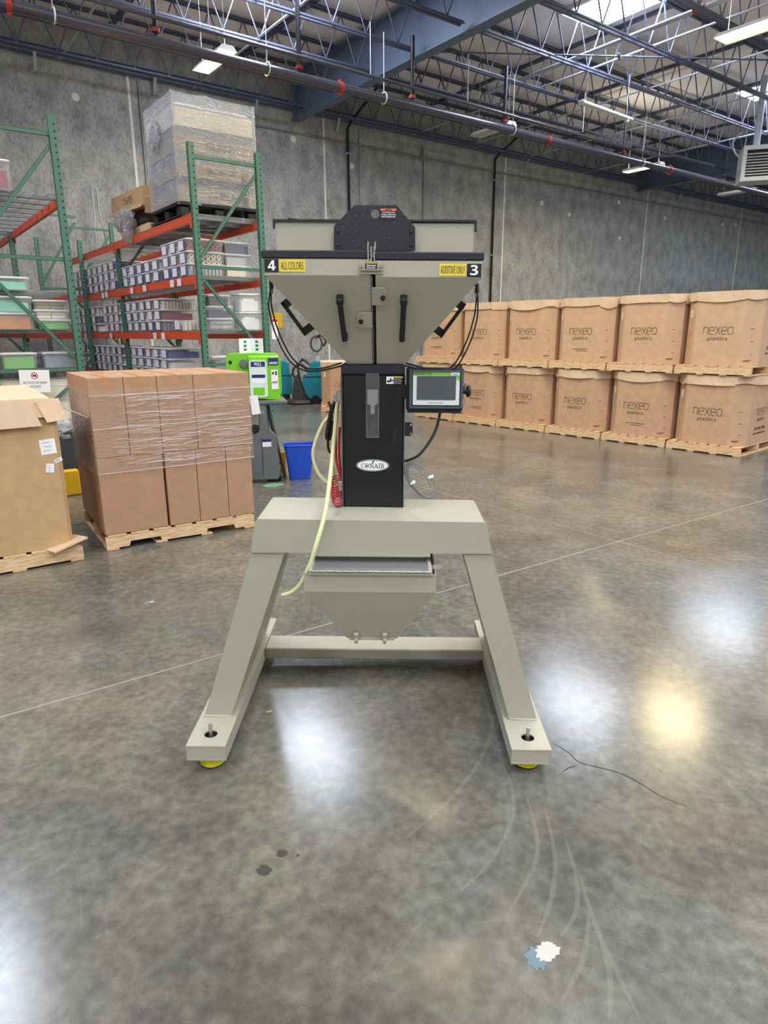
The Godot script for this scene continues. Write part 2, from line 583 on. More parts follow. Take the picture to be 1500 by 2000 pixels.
func roof() -> void:
	var s := ST()
	# girders across the joists
	var gl := {-5.9: "far left", 10.1: "middle", 26.1: "right", 42.1: "far right"}
	var gn := {-5.9: "deep blue steel girder left of the left rack, out of the frame", 10.1: "deep blue steel girder crossing the roof above the blender to the wall", 26.1: "deep dark steel girder meeting the wall near the unit heater", 42.1: "deep dark steel girder at the far right end of the roof"}
	for x in [10.1, 26.1]:
		var g := thing("roof_girder", gn[x], "girder", Vector3(x, 0, 0), 0.0)
		g.set_meta("kind", "structure")
		s = ST()
		bx(s, Vector3(0, 7.68, -1.8), Vector3(0.03, 1.06, 31.4))
		part("web_plate", fin(s), M.blue_steel, g)
		s = ST()
		bx(s, Vector3(0, 7.145, -1.8), Vector3(0.26, 0.03, 31.4))
		part("bottom_flange", fin(s), M.blue_steel, g)
		s = ST()
		bx(s, Vector3(0, 8.21, -1.8), Vector3(0.26, 0.03, 31.4))
		part("top_flange", fin(s), M.blue_steel, g)
		for z in [-17.4, -9.27, -1.77]:
			s = ST()
			bx(s, Vector3(0, 7.68, z), Vector3(0.22, 1.02, 0.02))
			part("stiffener", fin(s), M.blue_steel, g)
	# open web joists
	var ord := ["nearest the concrete wall", "second from the concrete wall", "third from the concrete wall", "fourth from the concrete wall", "fifth from the concrete wall", "sixth from the concrete wall", "seventh from the concrete wall", "eighth from the concrete wall"]
	for bay in [[-5.75, 9.95, 6, "left of the middle girder"], [10.25, 25.95, 8, "between the middle and right girders"], [26.25, 41.95, 5, "beyond the right girder"]]:
		for k in int(bay[2]):
			var z := -16.77 + 1.5 * k
			var j := thing("roof_joist", "blue-grey open web roof joist %s, %s" % [bay[3], ord[k]], "roof joist", Vector3((bay[0] + bay[1]) / 2, 0, z), 0.0, "open web roof joists")
			j.set_meta("kind", "structure")
			var w: float = bay[1] - bay[0]
			part("top_chord", chord(w), M.joist_steel, j, Vector3(0, 8.22, 0))
			part("bottom_chord", chord(w), M.joist_steel, j, Vector3(0, 7.28, 0))
			part("web_rod", zigzag(w), M.joist_steel, j)
	# straps under the deck, bridging pipes at the bottom chords
	for x in [2.3, 5.4, 8.5, 11.6, 14.75, 17.9, 21.0, 24.1]:
		s = ST()
		bx(s, Vector3(x, 8.285, -10.0), Vector3(0.09, 0.07, 15.0))
		tag(struct("deck_strap", fin(s), M.joist_steel), "dark steel strap under the roof deck, crossing the joists at %d metres along" % int(x), "roof strap", "roof deck straps")
	for b in [[4.2, 0.022], [7.2, 0.022], [14.05, 0.024], [16.25, 0.022], [18.9, 0.02], [22.4, 0.02]]:
		s = ST()
		tube(s, [Vector3(b[0], 7.36, -17.3), Vector3(b[0], 7.36, -4.5)], b[1], 8)
		tag(struct("bridging_pipe", fin(s), M.pale_steel), "thin pale bridging pipe crossing the joists, %d metres along the wall" % int(b[0]), "bridging pipe", "bridging pipes")
	var br := thing("sprinkler_branch", "white sprinkler branch pipe with a red coupling below the large skylight", "sprinkler pipe")
	s = ST()
	tube(s, [Vector3(13.4, 7.42, -13.6), Vector3(13.4, 7.42, -4.5)], 0.045, 10)
	part("pipe", fin(s), M.pale_steel, br)
	s = ST()
	tube(s, [Vector3(13.4, 7.42, -8.1), Vector3(13.4, 7.42, -7.9)], 0.065, 10)
	part("coupling", fin(s), M.coupling_red, br)
	s = ST()
	tube(s, [Vector3(10.4, 7.3, -12.15), Vector3(19.4, 7.3, -6.4)], 0.016, 6)
	bx(s, Vector3(13.8, 7.3, -9.98), Vector3(0.34, 0.05, 0.05), Basis(Vector3.UP, 0.568))
	solo("tie_rod", fin(s), M.joist_steel, "thin diagonal steel tie rod below the joists right of the middle girder", "tie rod")
	# skylights
	var n := 0
	for q in SKY:
		n += 1
		var sk := thing("window", ["square skylight of white glowing plastic above the left rack, above the frame", "large white glowing skylight between the joists at the photo's top edge", "white glowing skylight at the photo's right edge beyond the long lamp"][n - 1] if n < 4 else "", "skylight", Vector3(q[0], 8.3, q[1]), 0.0)
		sk.name = "window_%d" % n
		sk.set_meta("kind", "structure")
		if n >= 4: sk.set_meta("label", "white glowing skylight in the roof at bay %d" % n)
		s = ST()
		bx(s, Vector3(0, -0.012, 0), Vector3(1.2, 0.012, 2.42))
		part("glowing_panel", fin(s), M.skylight_glow, sk)
		s = ST()
		for e in [-1, 1]:
			bx(s, Vector3(e * 0.63, -0.02, 0), Vector3(0.06, 0.09, 2.54))
			bx(s, Vector3(0, -0.02, e * 1.24), Vector3(1.2, 0.09, 0.06))
		part("curb_frame", fin(s), M.white_enamel, sk)

func chord(w: float) -> ArrayMesh:
	var key := "chord%s" % w
	if not meshes.has(key):
		var s := ST()
		for e in [-1, 1]:
			bx(s, Vector3(0, 0, e * 0.036), Vector3(w, 0.055, 0.007))
			bx(s, Vector3(0, -0.024, e * 0.062), Vector3(w, 0.007, 0.052))
		meshes[key] = fin(s)
	return meshes[key]

func zigzag(w: float) -> ArrayMesh:
	var key := "zig%s" % w
	if not meshes.has(key):
		var s := ST()
		var n := 40
		var p := []
		for i in n + 1:
			p.append(Vector3(-w / 2 + w * i / n, 8.2 if i % 2 == 0 else 7.3, 0))
		for i in n:
			tube(s, [p[i], p[i + 1]], 0.016, 5, false)
		meshes[key] = fin(s)
	return meshes[key]

const SKY := [[7.0, -12.3], [13.7, -9.8], [21.7, -10.0], [-0.3, -10.2], [29.7, -10.0], [5.7, -2.5], [13.7, -2.5], [21.7, -2.5], [-2.3, -2.5], [29.7, -2.5], [5.7, 5.0], [13.7, 5.0], [21.7, 5.0], [-2.3, 5.0], [29.7, 5.0], [38.0, -8.0], [38.0, 4.0], [5.7, 11.0], [17.0, 11.0], [1.7, 1.5], [-6.5, 1.5], [1.7, 8.0], [-6.5, 8.0], [9.7, 8.0]]

func lamp(at: Vector3, label: String, lit: bool, parent_called := "high_bay_lamp", wide := 1.0) -> void:
	var t := thing(parent_called, label, "lamp", at, 0.0, "high bay lamps")
	t.scale.x = wide
	var s := ST()
	# folded reflector hood
	var prof := [Vector2(-0.17, 0.0), Vector2(-0.10, 0.085), Vector2(0.10, 0.085), Vector2(0.17, 0.0), Vector2(0.16, 0.0), Vector2(0.094, 0.075), Vector2(-0.094, 0.075), Vector2(-0.16, 0.0)]
	prism(s, prof, -0.62, 0.62)
	part("reflector_hood", fin(s), M.white_enamel, t)
	if lit:
		s = ST()
		bx(s, Vector3(0, 0.087, 0), Vector3(0.12, 0.003, 1.1))
		part("glow_slot", fin(s), M.tube_glow, t)
	s = ST()
	for z in [-0.62, 0.62]:
		prism(s, [Vector2(-0.17, 0), Vector2(0.17, 0), Vector2(0.10, 0.085), Vector2(-0.10, 0.085)], z - 0.006, z + 0.006)
	part("end_cap", fin(s), M.white_enamel, t)
	for x in [-0.105, -0.035, 0.035, 0.105]:
		s = ST()
		tube(s, [Vector3(x, 0.02, -0.59), Vector3(x, 0.02, 0.59)], 0.016, 8)
		part("glow_tube", fin(s), M.tube_glow if lit else M.diffuser_off, t)
	for z in [-0.5, 0.5]:
		s = ST()
		tube(s, [Vector3(0, 0.08, z), Vector3(0, 8.315 - at.y, z)], 0.006, 4)
		part("hanger_wire", fin(s), M.pale_steel, t)

func lights() -> void:
	for q in SKY:
		area(Vector3(q[0], 8.26, q[1]), Vector2(1.18, 2.40), SKY_E * (1.15 if q[1] < -7.0 else 0.40), g8(226, 236, 255), "skylight_light")
	for q in [[5.71, 6.32, -12.72], [19.4, 6.32, -12.87], [12.15, 6.27, -6.2], [5.2, 6.22, -5.9], [18.8, 6.22, -6.2], [5.6, 6.22, 0.5], [12.2, 6.22, 0.5], [-1.0, 6.22, -4.0], [-1.0, 6.22, 1.5], [-1.0, 6.22, 7.0], [5.6, 6.22, 7.0], [12.2, 6.22, 7.0], [-6.0, 6.22, 3.0]]:
		area(Vector3(q[0], q[1] - 0.03, q[2]), Vector2(0.28, 1.18), LAMP_E * (1.0 if q[2] < -5.0 else 0.35), g8(255, 232, 180), "lamp_light")
		area(Vector3(q[0], q[1] + 0.10, q[2]), Vector2(0.12, 1.1), LAMP_E * 0.14, g8(255, 244, 224), "lamp_slot_light", true)

const SKY_E := 20.0
const LAMP_E := 12.0

func services() -> void:
	var s := ST()
	lamp(Vector3(5.71, 6.32, -12.72), "lit warm white high bay lamp above the wrapped pallet, behind the sprinkler main", true)
	lamp(Vector3(19.4, 6.32, -12.87), "lit warm white high bay lamp hanging right of centre before the far wall", true)
	lamp(Vector3(12.15, 6.27, -6.2), "large lit high bay lamp cut by the photo's right edge", true, "high_bay_lamp", 1.4)
	lamp(Vector3(12.9, 6.32, -12.78), "unlit high bay lamp hanging behind the sprinkler main above the blender", false)
	lamp(Vector3(25.4, 6.32, -13.0), "unlit high bay lamp hanging below the unit heater", false)
	lamp(Vector3(5.2, 6.22, -5.9), "lit high bay lamp above the blender, outside the frame, mirrored in the floor", true)
	var led := thing("strip_light", "slim white strip light housing under the joists with one round sensor", "lamp", Vector3(13.98, 6.36, -10.32), 0.05)
	s = ST()
	cb(s, Vector3.ZERO, Vector3(2.0, 0.06, 0.14), 0.01)
	part("housing", fin(s), M.white_enamel, led)
	s = ST()
	lathe(s, [Vector2(0, -0.09), Vector2(0.05, -0.09), Vector2(0.06, -0.03)], 12, Transform3D(Basis.IDENTITY, Vector3(0.8, 0, 0.02)))
	part("sensor", fin(s), M.white_enamel, led)
	for x in [-0.8, 0.8]:
		s = ST()
		tube(s, [Vector3(x, 0, 0), Vector3(x, 0.9, 0)], 0.006, 4)
		part("hanger_wire", fin(s), M.pale_steel, led)
	# sprinkler main
	var mp := thing("sprinkler_main", "thick dark steel sprinkler main with red couplings running below the joists", "pipe")
	s = ST()
	tube(s, [Vector3(-6, 6.14, -12), Vector3(43, 6.14, -12)], 0.085, 14)
	part("pipe", fin(s), M.pipe_steel, mp)
	for x in [2.3, 7.95, 14.0, 19.4]:
		s = ST()
		tube(s, [Vector3(x - 0.04, 6.14, -12), Vector3(x + 0.04, 6.14, -12)], 0.103, 14)
		bx(s, Vector3(x, 6.25, -12), Vector3(0.06, 0.05, 0.05))
		bx(s, Vector3(x, 6.03, -12), Vector3(0.06, 0.05, 0.05))
		part("coupling", fin(s), M.coupling_red, mp)
	for x in [2.9, 6.4, 9.0, 12.75, 18.0]:
		s = ST()
		var loop := []
		for i in 15:
			var a := PI * (0.5 + 2.0 * i / 14.0)
			loop.append(Vector3(x, 6.14 + sin(a) * 0.105 + 0.01, -12 + cos(a) * 0.105))
		tube(s, loop, 0.014, 5)
		tube(s, [Vector3(x, 6.25, -12), Vector3(x, 7.3, -12)], 0.009, 5)
		part("loop_hanger", fin(s), M.white_enamel, mp)
	for x in [4.42, 7.06, 9.73, 12.47, 17.13]:
		s = ST()
		tube(s, [Vector3(x, 6.2, -12), Vector3(x, 7.4, -12)], 0.042, 8)
		part("riser", fin(s), M.black if x < 10 else M.pipe_steel, mp)
		s = ST()
		tube(s, [Vector3(x, 6.27, -12), Vector3(x, 6.33, -12)], 0.07, 10)
		part("riser_coupling", fin(s), M.coupling_red, mp)
	var cp := thing("gas_pipe", "thinner grey steel pipe running just above and along the sprinkler main", "pipe")
	s = ST()
	tube(s, [Vector3(-6, 6.46, -11.9), Vector3(8, 6.44, -11.9), Vector3(18.6, 6.36, -11.9), Vector3(18.9, 6.34, -11.5), Vector3(18.95, 5.9, -10.4)], 0.034, 8)
	part("pipe", fin(s), M.pipe_steel, cp)
	for x in [0.5, 5.3, 8.6, 11.2, 15.2, 17.9]:
		s = ST()
		tube(s, [Vector3(x, 6.46, -11.9), Vector3(x, 7.35, -11.9)], 0.008, 5)
		part("hanger_rod", fin(s), M.white_enamel, cp)
	# unit heater
	var h := thing("unit_heater", "grey gas unit heater with white louvres hung from the joists", "heater", Vector3(20.1, 5.55, -9.7), -0.93)
	h.scale = Vector3.ONE * 0.88
	s = ST()
	cb(s, Vector3(0, 0.5, -0.35), Vector3(1.15, 1.0, 0.7), 0.02)
	part("cabinet", fin(s), M.heater_grey, h)
	s = ST()
	for e in [-1, 1]:
		bx(s, Vector3(e * 0.52, 0.5, 0.06), Vector3(0.11, 1.0, 0.12))
		bx(s, Vector3(0, 0.5 + e * 0.44, 0.06), Vector3(0.94, 0.12, 0.12))
	part("outlet_frame", fin(s), M.white_enamel, h)
	s = ST()
	bx(s, Vector3(0, 0.5, 0.01), Vector3(0.94, 0.78, 0.01))
	part("outlet_void", fin(s), M.black, h)
	for i in 8:
		s = ST()
		bx(s, Vector3(0, 0.19 + i * 0.082, 0.08), Vector3(0.94, 0.012, 0.10), Basis(Vector3.RIGHT, 0.5))
		part("louvre", fin(s), M.white_enamel, h)
	s = ST()
	tube(s, [Vector3(-0.15, 1.0, -0.4), Vector3(-0.15, 3.0, -0.4)], 0.10, 12)
	part("flue_pipe", fin(s), M.pale_steel, h)
	s = ST()
	for x in [-0.5, 0.5]:
		s = ST()
		tube(s, [Vector3(x, 1.0, -0.2), Vector3(x, 2.0, -0.2)], 0.012, 5)
		part("hanger_rod", fin(s), M.pale_steel, h)
	s = ST()
	tube(s, spline([Vector3(-0.62, 0.7, -0.1), Vector3(-0.8, 0.9, -0.1), Vector3(-0.85, 1.2, -0.2), Vector3(-0.6, 1.5, -0.3)]), 0.025, 6)
	part("conduit_whip", fin(s), M.pale_steel, h)
	# wall mounted runs
	s = ST()
	tube(s, [Vector3(5.95, 7.35, -17.57), Vector3(5.95, 3.2, -17.57)], 0.03, 6)
	solo("wall_conduit", fin(s), M.conduit, "pale vertical conduit on the wall left of the wrapped pallet", "conduit")
	s = ST()
	tube(s, [Vector3(8.9, 6.88, -17.57), Vector3(43, 6.85, -17.57)], 0.024, 6)
	solo("wall_conduit", fin(s), M.conduit, "long thin horizontal conduit high along the concrete wall", "conduit")
	s = ST()
	tube(s, spline([Vector3(14.2, 6.83, -17.56), Vector3(14.6, 6.82, -17.56), Vector3(14.72, 6.7, -17.56), Vector3(14.72, 0.5, -17.56)], 4), 0.024, 6)
	solo("wall_conduit", fin(s), M.conduit, "pale conduit bending down the wall behind the blender's right half", "conduit")
	s = ST()
	tube(s, [Vector3(12.26, 7.3, -17.57), Vector3(12.26, 0.5, -17.57)], 0.014, 6)
	solo("wall_conduit", fin(s), M.conduit, "thin pale conduit down the wall behind the blender's black top plate", "conduit")
	var dn := [[11.85, "black drain pipe down the wall above the blender's left half"], [17.86, "black drain pipe down the wall right of the blender's hopper"]]
	for d in dn:
		var t := thing("drain_pipe", d[1], "drain pipe", Vector3(d[0], 0, -17.54))
		s = ST()
		tube(s, [Vector3(0, 0.05, 0), Vector3(0, 7.25, 0), Vector3(0, 7.4, 0.2), Vector3(0.0, 7.9, 1.4)], 0.036, 8)
		part("pipe", fin(s), M.black, t)
		for y in [1.3, 2.6, 4.2, 6.6]:
			s = ST()
			bx(s, Vector3(0, y, 0), Vector3(0.16, 0.05, 0.05))
			part("pipe_clip", fin(s), M.pale_steel, t)
	var pl := [[4.51, 6.75], [10.09, 6.72], [12.0, 6.3], [20.4, 6.15], [22.0, 5.9], [25.07, 6.64], [25.3, 5.3], [33.4, 6.5], [34.6, 6.6], [28.5, 6.35], [19.7, 2.5]]
	for i in pl.size():
		s = ST()
		lathe(s, [Vector2(0, 0.02), Vector2(0.075, 0.018), Vector2(0.09, 0.0)], 16, Transform3D(Basis(Vector3.RIGHT, PI / 2), Vector3(pl[i][0], pl[i][1], -17.6)))
		solo("wall_plug", fin(s), M.joint, "pale round filled lifting plug in the concrete wall, %s from the left" % ["first", "second", "third", "fourth", "fifth", "sixth", "seventh", "eighth", "ninth", "tenth", "eleventh"][[0, 1, 2, 4, 5, 6, 7, 9, 10, 8, 3][i]], "wall plug", "lifting plugs of the wall")
	var xs := [3.73, 6.3, 8.94, 11.47, 19.34, 27.74, 29.25, 31.49]
	for i in xs.size():
		s = ST()
		bx(s, Vector3(xs[i], 7.26, -17.45), Vector3(0.07, 0.36, 0.02), Basis(Vector3.RIGHT, 0.35))
		solo("strap_anchor", fin(s), M.pale_steel, "pale steel strap anchor hanging below the wall ledger, %s from the left" % ["first", "second", "third", "fourth", "fifth", "sixth", "seventh", "eighth"][i], "strap anchor", "strap anchors of the ledger")

# ---------------------------------------------------------------- the blender
func P(x: float, y: float, f: float) -> Vector3:
	return Vector3(x, y, -f)

func half_hopper(x0: float, x1: float, f0: float, f1: float, yt: float, yb: float, bx0: float, bx1: float, bf0: float, bf1: float, top: float) -> ArrayMesh:
	var s := ST()
	bx8(s, [P(bx0, yb, bf0), P(bx1, yb, bf0), P(bx1, yb, bf1), P(bx0, yb, bf1), P(x0, yt, f0), P(x1, yt, f0), P(x1, yt, f1), P(x0, yt, f1)])
	bx8(s, [P(x0, yt, f0), P(x1, yt, f0), P(x1, yt, f1), P(x0, yt, f1), P(x0, top, f0), P(x1, top, f0), P(x1, top, f1), P(x0, top, f1)])
	return fin(s)

func blender() -> void:
	var t := thing("resin_blender", "tall beige and black gravimetric resin blender on a splayed four-footed stand", "blender", Vector3(1.243, 0, -1.7825))
	t.basis = Basis(Vector3.UP, deg_to_rad(-37.4)) * Basis(Vector3.BACK, deg_to_rad(-0.6))
	var B: Material = M.blender_beige
	var K: Material = M.blender_black
	var s: SurfaceTool
	# foot tubes with a bolt hole at each end
	for side in [-1, 1]:
		var cx: float = 0.005 + side * 0.605
		var c := CSGCombiner3D.new()
		c.name = "foot_tube"
		t.add_child(c, true)
		var b := CSGBox3D.new()
		b.size = Vector3(0.148, 0.062, 1.14)
		b.position = P(cx, 0.084, 0.53)
		b.material = B
		c.add_child(b)
		b.name = "outer"
		var inn := CSGBox3D.new()
		inn.size = Vector3(0.136, 0.050, 1.16)
		inn.position = b.position
		inn.operation = CSGShape3D.OPERATION_SUBTRACTION
		inn.material = B
		inn.name = "inner"
		c.add_child(inn)
		for f in [0.038, 1.03]:
			var cy := CSGCylinder3D.new()
			cy.radius = 0.025
			cy.height = 0.06
			cy.sides = 20
			cy.position = P(cx, 0.115, f)
			cy.operation = CSGShape3D.OPERATION_SUBTRACTION
			cy.material = B
			cy.name = "hole"
			c.add_child(cy)
		for f in [-0.036, 1.096]:
			s = ST()
			bx(s, P(cx, 0.084, f), Vector3(0.138, 0.053, 0.005))
			part("end_plate", fin(s), B, t)
		for f in [0.038, 1.03]:
			s = ST()
			tube(s, [P(cx, 0.03, f), P(cx, 0.158, f)], 0.0075, 8)
			part("levelling_bolt", fin(s), M.steel, t)
			s = ST()
			var low: float = 0.0063 * side
			lathe(s, [Vector2(0, low), Vector2(0.046, low), Vector2(0.047, low + 0.006)], 22, Transform3D(Basis.IDENTITY, P(cx, 0, f)))
			part("pad_rubber", fin(s), M.black, t)
			s = ST()
			lathe(s, [Vector2(0.047, low + 0.006), Vector2(0.047, 0.030), Vector2(0.03, 0.054), Vector2(0, 0.054)], 22, Transform3D(Basis.IDENTITY, P(cx, 0, f)))
			part("foot_pad", fin(s), M.pad_yellow, t)
		# leg
		s = ST()
		var b0 := -0.657 if side < 0 else 0.561
		var b1 := -0.550 if side < 0 else 0.670
		var t0 := -0.437 if side < 0 else 0.353
		var t1 := -0.313 if side < 0 else 0.458
		bx8(s, [P(b0, 0.114, 0.16), P(b1, 0.114, 0.16), P(b1, 0.114, 0.91), P(b0, 0.114, 0.91), P(t0, 0.808, 0.168), P(t1, 0.808, 0.168), P(t1, 0.808, 0.49), P(t0, 0.808, 0.49)])
		part("leg", fin(s), B, t)
		s = ST()
		tube(s, [P(b0, 0.116, 0.158), P(b1, 0.116, 0.158)], 0.006, 5)
		part("weld_bead", fin(s), B, t)
	s = ST()
	cb(s, P(0.01, 0.0875, 0.823), Vector3(1.07, 0.055, 0.145), 0.005)
	part("cross_tube", fin(s), B, t)
	# folded top cover
	s = ST()
	prism(s, [Vector2(-0.440, 0.806), Vector2(0.460, 0.809), Vector2(0.434, 0.918), Vector2(0.424, 0.931), Vector2(-0.408, 0.937), Vector2(-0.418, 0.925)], -0.16, -0.493)
	prism(s, [Vector2(-0.208, 0.795), Vector2(0.230, 0.795), Vector2(0.230, 0.808), Vector2(-0.208, 0.808)], -0.159, -0.166)
	part("top_cover", fin(s), B, t)
	# cabinet
	s = ST()
	cb(s, P(0.010, 1.208, 0.515), Vector3(0.240, 0.553, 0.30), 0.004)
	part("cabinet", fin(s), M.door_black, t)
	s = ST()
	bx(s, P(-0.1085, 1.19, 0.366), Vector3(0.006, 0.51, 0.026))
	bx(s, P(0.1305, 1.19, 0.366), Vector3(0.004, 0.51, 0.026))
	part("edge_flange", fin(s), M.bezel, t)
	s = ST()
	cb(s, P(0.012, 1.192, 0.358), Vector3(0.229, 0.508, 0.012), 0.003)
	var d := part("cabinet_door", fin(s), M.door_black, t)
	s = ST()
	prism(s, rounded(0.022, 0.078, 0.010), -0.349, -0.353, Transform3D(Basis(Vector3.BACK, -0.07), Vector3(0.096, 1.214, 0)))
	part("pull_recess", fin(s), M.black, d)
	s = ST()
	cb(s, P(0.010, 1.467, 0.357), Vector3(0.237, 0.035, 0.012), 0.003)
	part("head_panel", fin(s), M.blender_black, t)
	# sight glass with the steel slide gate inside
	s = ST()
	bx(s, P(0.0095, 1.333, 0.3505), Vector3(0.044, 0.236, 0.002))
	part("gate_slot", fin(s), M.black, t)
	s = ST()
	prism(s, [Vector2(-0.020, 0.030), Vector2(0.020, 0.030), Vector2(0.020, -0.022), Vector2(0.008, -0.030), Vector2(0.008, -0.052), Vector2(-0.008, -0.052), Vector2(-0.008, -0.030), Vector2(-0.020, -0.022)], -0.3460, -0.3495, Transform3D(Basis.IDENTITY, Vector3(0.0095, 1.363, 0)))
	prism(s, rounded(0.016, 0.020, 0.006), -0.338, -0.346, Transform3D(Basis.IDENTITY, Vector3(0.0095, 1.312, 0)))
	part("slide_gate", fin(s), M.steel, t)
	s = ST()
	bx(s, P(0.0095, 1.333, 0.339), Vector3(0.047, 0.240, 0.003))
	var sg := part("sight_glass", fin(s), M.acrylic, t)
	s = ST()
	for e in [-1, 1]:
		bx(s, P(0.0095 + e * 0.0235, 1.333, 0.344), Vector3(0.0022, 0.240, 0.013))
		bx(s, P(0.0095, 1.333 + e * 0.119, 0.344), Vector3(0.047, 0.0022, 0.013))
	part("glass_edge", fin(s), M.acrylic_grey, sg)
	# badge
	s = ST()
	var ov := []
	var ov2 := []
	for i in 32:
		var a := TAU * i / 32
		ov.append(Vector2(cos(a) * 0.064, sin(a) * 0.0235))
		ov2.append(Vector2(cos(a) * 0.058, sin(a) * 0.0185))
	prism(s, ov, -0.347, -0.352, Transform3D(Basis.IDENTITY, Vector3(0.010, 1.103, 0)))
	var bd := part("badge", fin(s), M.badge_grey, t)
	s = ST()
	prism(s, ov2, -0.346, -0.3475, Transform3D(Basis.IDENTITY, Vector3(0.010, 1.103, 0)))
	part("badge_field", fin(s), M.label_white, bd)
	text("badge_lettering", "CONAIR", 0.0185, M.black, bd, P(0.010, 1.1015, 0.3455), Basis.IDENTITY, 0.090, font_serif)
	s = ST()
	prism(s, [Vector2(0, 0), Vector2(0.006, 0.006), Vector2(0.012, 0.006), Vector2(0.008, 0.0), Vector2(0.002, -0.006)], -0.345, -0.3465, Transform3D(Basis.IDENTITY, Vector3(0.006, 1.116, 0)))
	prism(s, rounded(0.007, 0.008, 0.0034), -0.345, -0.3465, Transform3D(Basis.IDENTITY, Vector3(-0.0125, 1.1015, 0)))
	part("badge_leaf", fin(s), M.leaf_green, bd)
	# warning sticker of the door
	s = ST()
	bx(s, P(0.0745, 1.428, 0.3505), Vector3(0.027, 0.027, 0.001))
	var ws := part("door_sticker", fin(s), M.label_white, t)
	s = ST()
	bx(s, P(0.070, 1.424, 0.3497), Vector3(0.012, 0.007, 0.001))
	bx(s, P(0.077, 1.430, 0.3497), Vector3(0.005, 0.012, 0.001))
	bx(s, P(0.083, 1.427, 0.3497), Vector3(0.006, 0.006, 0.001))
	part("pictogram", fin(s), M.black, ws)
	s = ST()
	bx(s, P(0.106, 1.4395, 0.3505), Vector3(0.033, 0.005, 0.001))
	part("yellow_strip", fin(s), M.sticker_yellow, ws)
	text("sticker_lettering", "Disconnect", 0.0045, M.label_white, ws, P(0.104, 1.432, 0.3505), Basis.IDENTITY, 0.026)
	text("sticker_lettering", "power before", 0.0045, M.label_white, ws, P(0.105, 1.425, 0.3505), Basis.IDENTITY, 0.028)
	text("sticker_lettering", "servicing", 0.0045, M.label_white, ws, P(0.103, 1.418, 0.3505), Basis.IDENTITY, 0.023)
	# hinges, side latch
	for y in [1.366, 1.016]:
		s = ST()
		cb(s, P(-0.118, y, 0.37), Vector3(0.020, 0.040, 0.03), 0.003)
		part("hinge", fin(s), M.steel, t)
	s = ST()
	cb(s, P(-0.136, 1.352, 0.44), Vector3(0.018, 0.026, 0.03), 0.003)
	part("hose_valve", fin(s), M.steel, t)
	s = ST()
	prism(s, [Vector2(0.128, 1.216), Vector2(0.156, 1.216), Vector2(0.163, 1.223), Vector2(0.163, 1.262), Vector2(0.156, 1.269), Vector2(0.128, 1.269)], -0.362, -0.368)
	var sl := part("side_latch", fin(s), K, t)
	for y in [1.225, 1.259]:
		s = ST()
		lathe(s, [Vector2(0, 0.004), Vector2(0.004, 0.003), Vector2(0.005, 0)], 10, Transform3D(Basis(Vector3.RIGHT, PI / 2), P(0.156, y, 0.362)))
		part("screw", fin(s), M.steel, sl)
	# hoppers: two in front, two behind
	var g := 0.004
	part("front_hopper", half_hopper(-0.345, 0.012 - g, 0.15, 0.505, 1.783, 1.487, -0.085, 0.012 - g, 0.36, 0.505, 1.834), B, t)
	part("front_hopper", half_hopper(0.012 + g + 0.008, 0.377, 0.15, 0.505, 1.779, 1.487, 0.012 + g + 0.008, 0.130, 0.36, 0.505, 1.830), B, t)
	part("rear_hopper", half_hopper(-0.362, 0.012 - g, 0.515, 0.87, 1.783, 1.487, -0.085, 0.012 - g, 0.515, 0.66, 2.003), B, t)
	part("rear_hopper", half_hopper(0.012 + g, 0.386, 0.515, 0.87, 1.779, 1.487, 0.012 + g, 0.130, 0.515, 0.66, 1.999), B, t)
	s = ST()
	bx8(s, [P(0.008, 1.487, 0.363), P(0.020, 1.487, 0.363), P(0.020, 1.487, 0.50), P(0.008, 1.487, 0.50), P(0.006, 1.84, 0.153), P(0.022, 1.84, 0.153), P(0.022, 1.84, 0.50), P(0.006, 1.84, 0.50)])
	part("hopper_divider", fin(s), M.black, t)
	s = ST()
	tube(s, [P(0.012, 1.487, 0.356), P(0.012, 1.78, 0.147)], 0.0016, 4)
	part("divider_edge", fin(s), M.steel, t)
	# black lids
	s = ST()
	cb(s, P(-0.172, 1.848, 0.330), Vector3(0.364, 0.026, 0.364), 0.004)
	part("hopper_lid", fin(s), K, t)
	s = ST()
	cb(s, P(0.201, 1.844, 0.330), Vector3(0.362, 0.026, 0.364), 0.004)
	part("hopper_lid", fin(s), K, t)
	s = ST()
	bx(s, P(0.012, 2.006, 0.69), Vector3(0.764, 0.008, 0.366))
	bx(s, P(-0.368, 1.992, 0.512), Vector3(0.007, 0.03, 0.01))
	bx(s, P(0.392, 1.986, 0.512), Vector3(0.007, 0.035, 0.01))
	bx(s, P(-0.29, 2.011, 0.55), Vector3(0.05, 0.006, 0.06), Basis(Vector3.BACK, -0.12))
	part("rear_lid", fin(s), K, t)
	# lifting plate, with its hole
	var lp := CSGPolygon3D.new()
	lp.name = "lifting_plate"
	lp.polygon = PackedVector2Array([Vector2(-0.139, 1.899), Vector2(0.163, 1.899), Vector2(0.166, 1.903), Vector2(0.164, 1.980), Vector2(0.094, 2.057), Vector2(-0.062, 2.057), Vector2(-0.140, 1.985), Vector2(-0.142, 1.903)])
	lp.depth = 0.008
	lp.position = Vector3(0, 0, -0.494)
	lp.material = K
	var lh := CSGCylinder3D.new()
	lh.name = "hole"
	lh.radius = 0.016
	lh.height = 0.05
	lh.sides = 24
	lh.rotation.x = PI / 2
	lh.position = Vector3(0.014, 2.028, 0)
	lh.operation = CSGShape3D.OPERATION_SUBTRACTION
	lh.material = K
	lp.add_child(lh)
	t.add_child(lp, true)
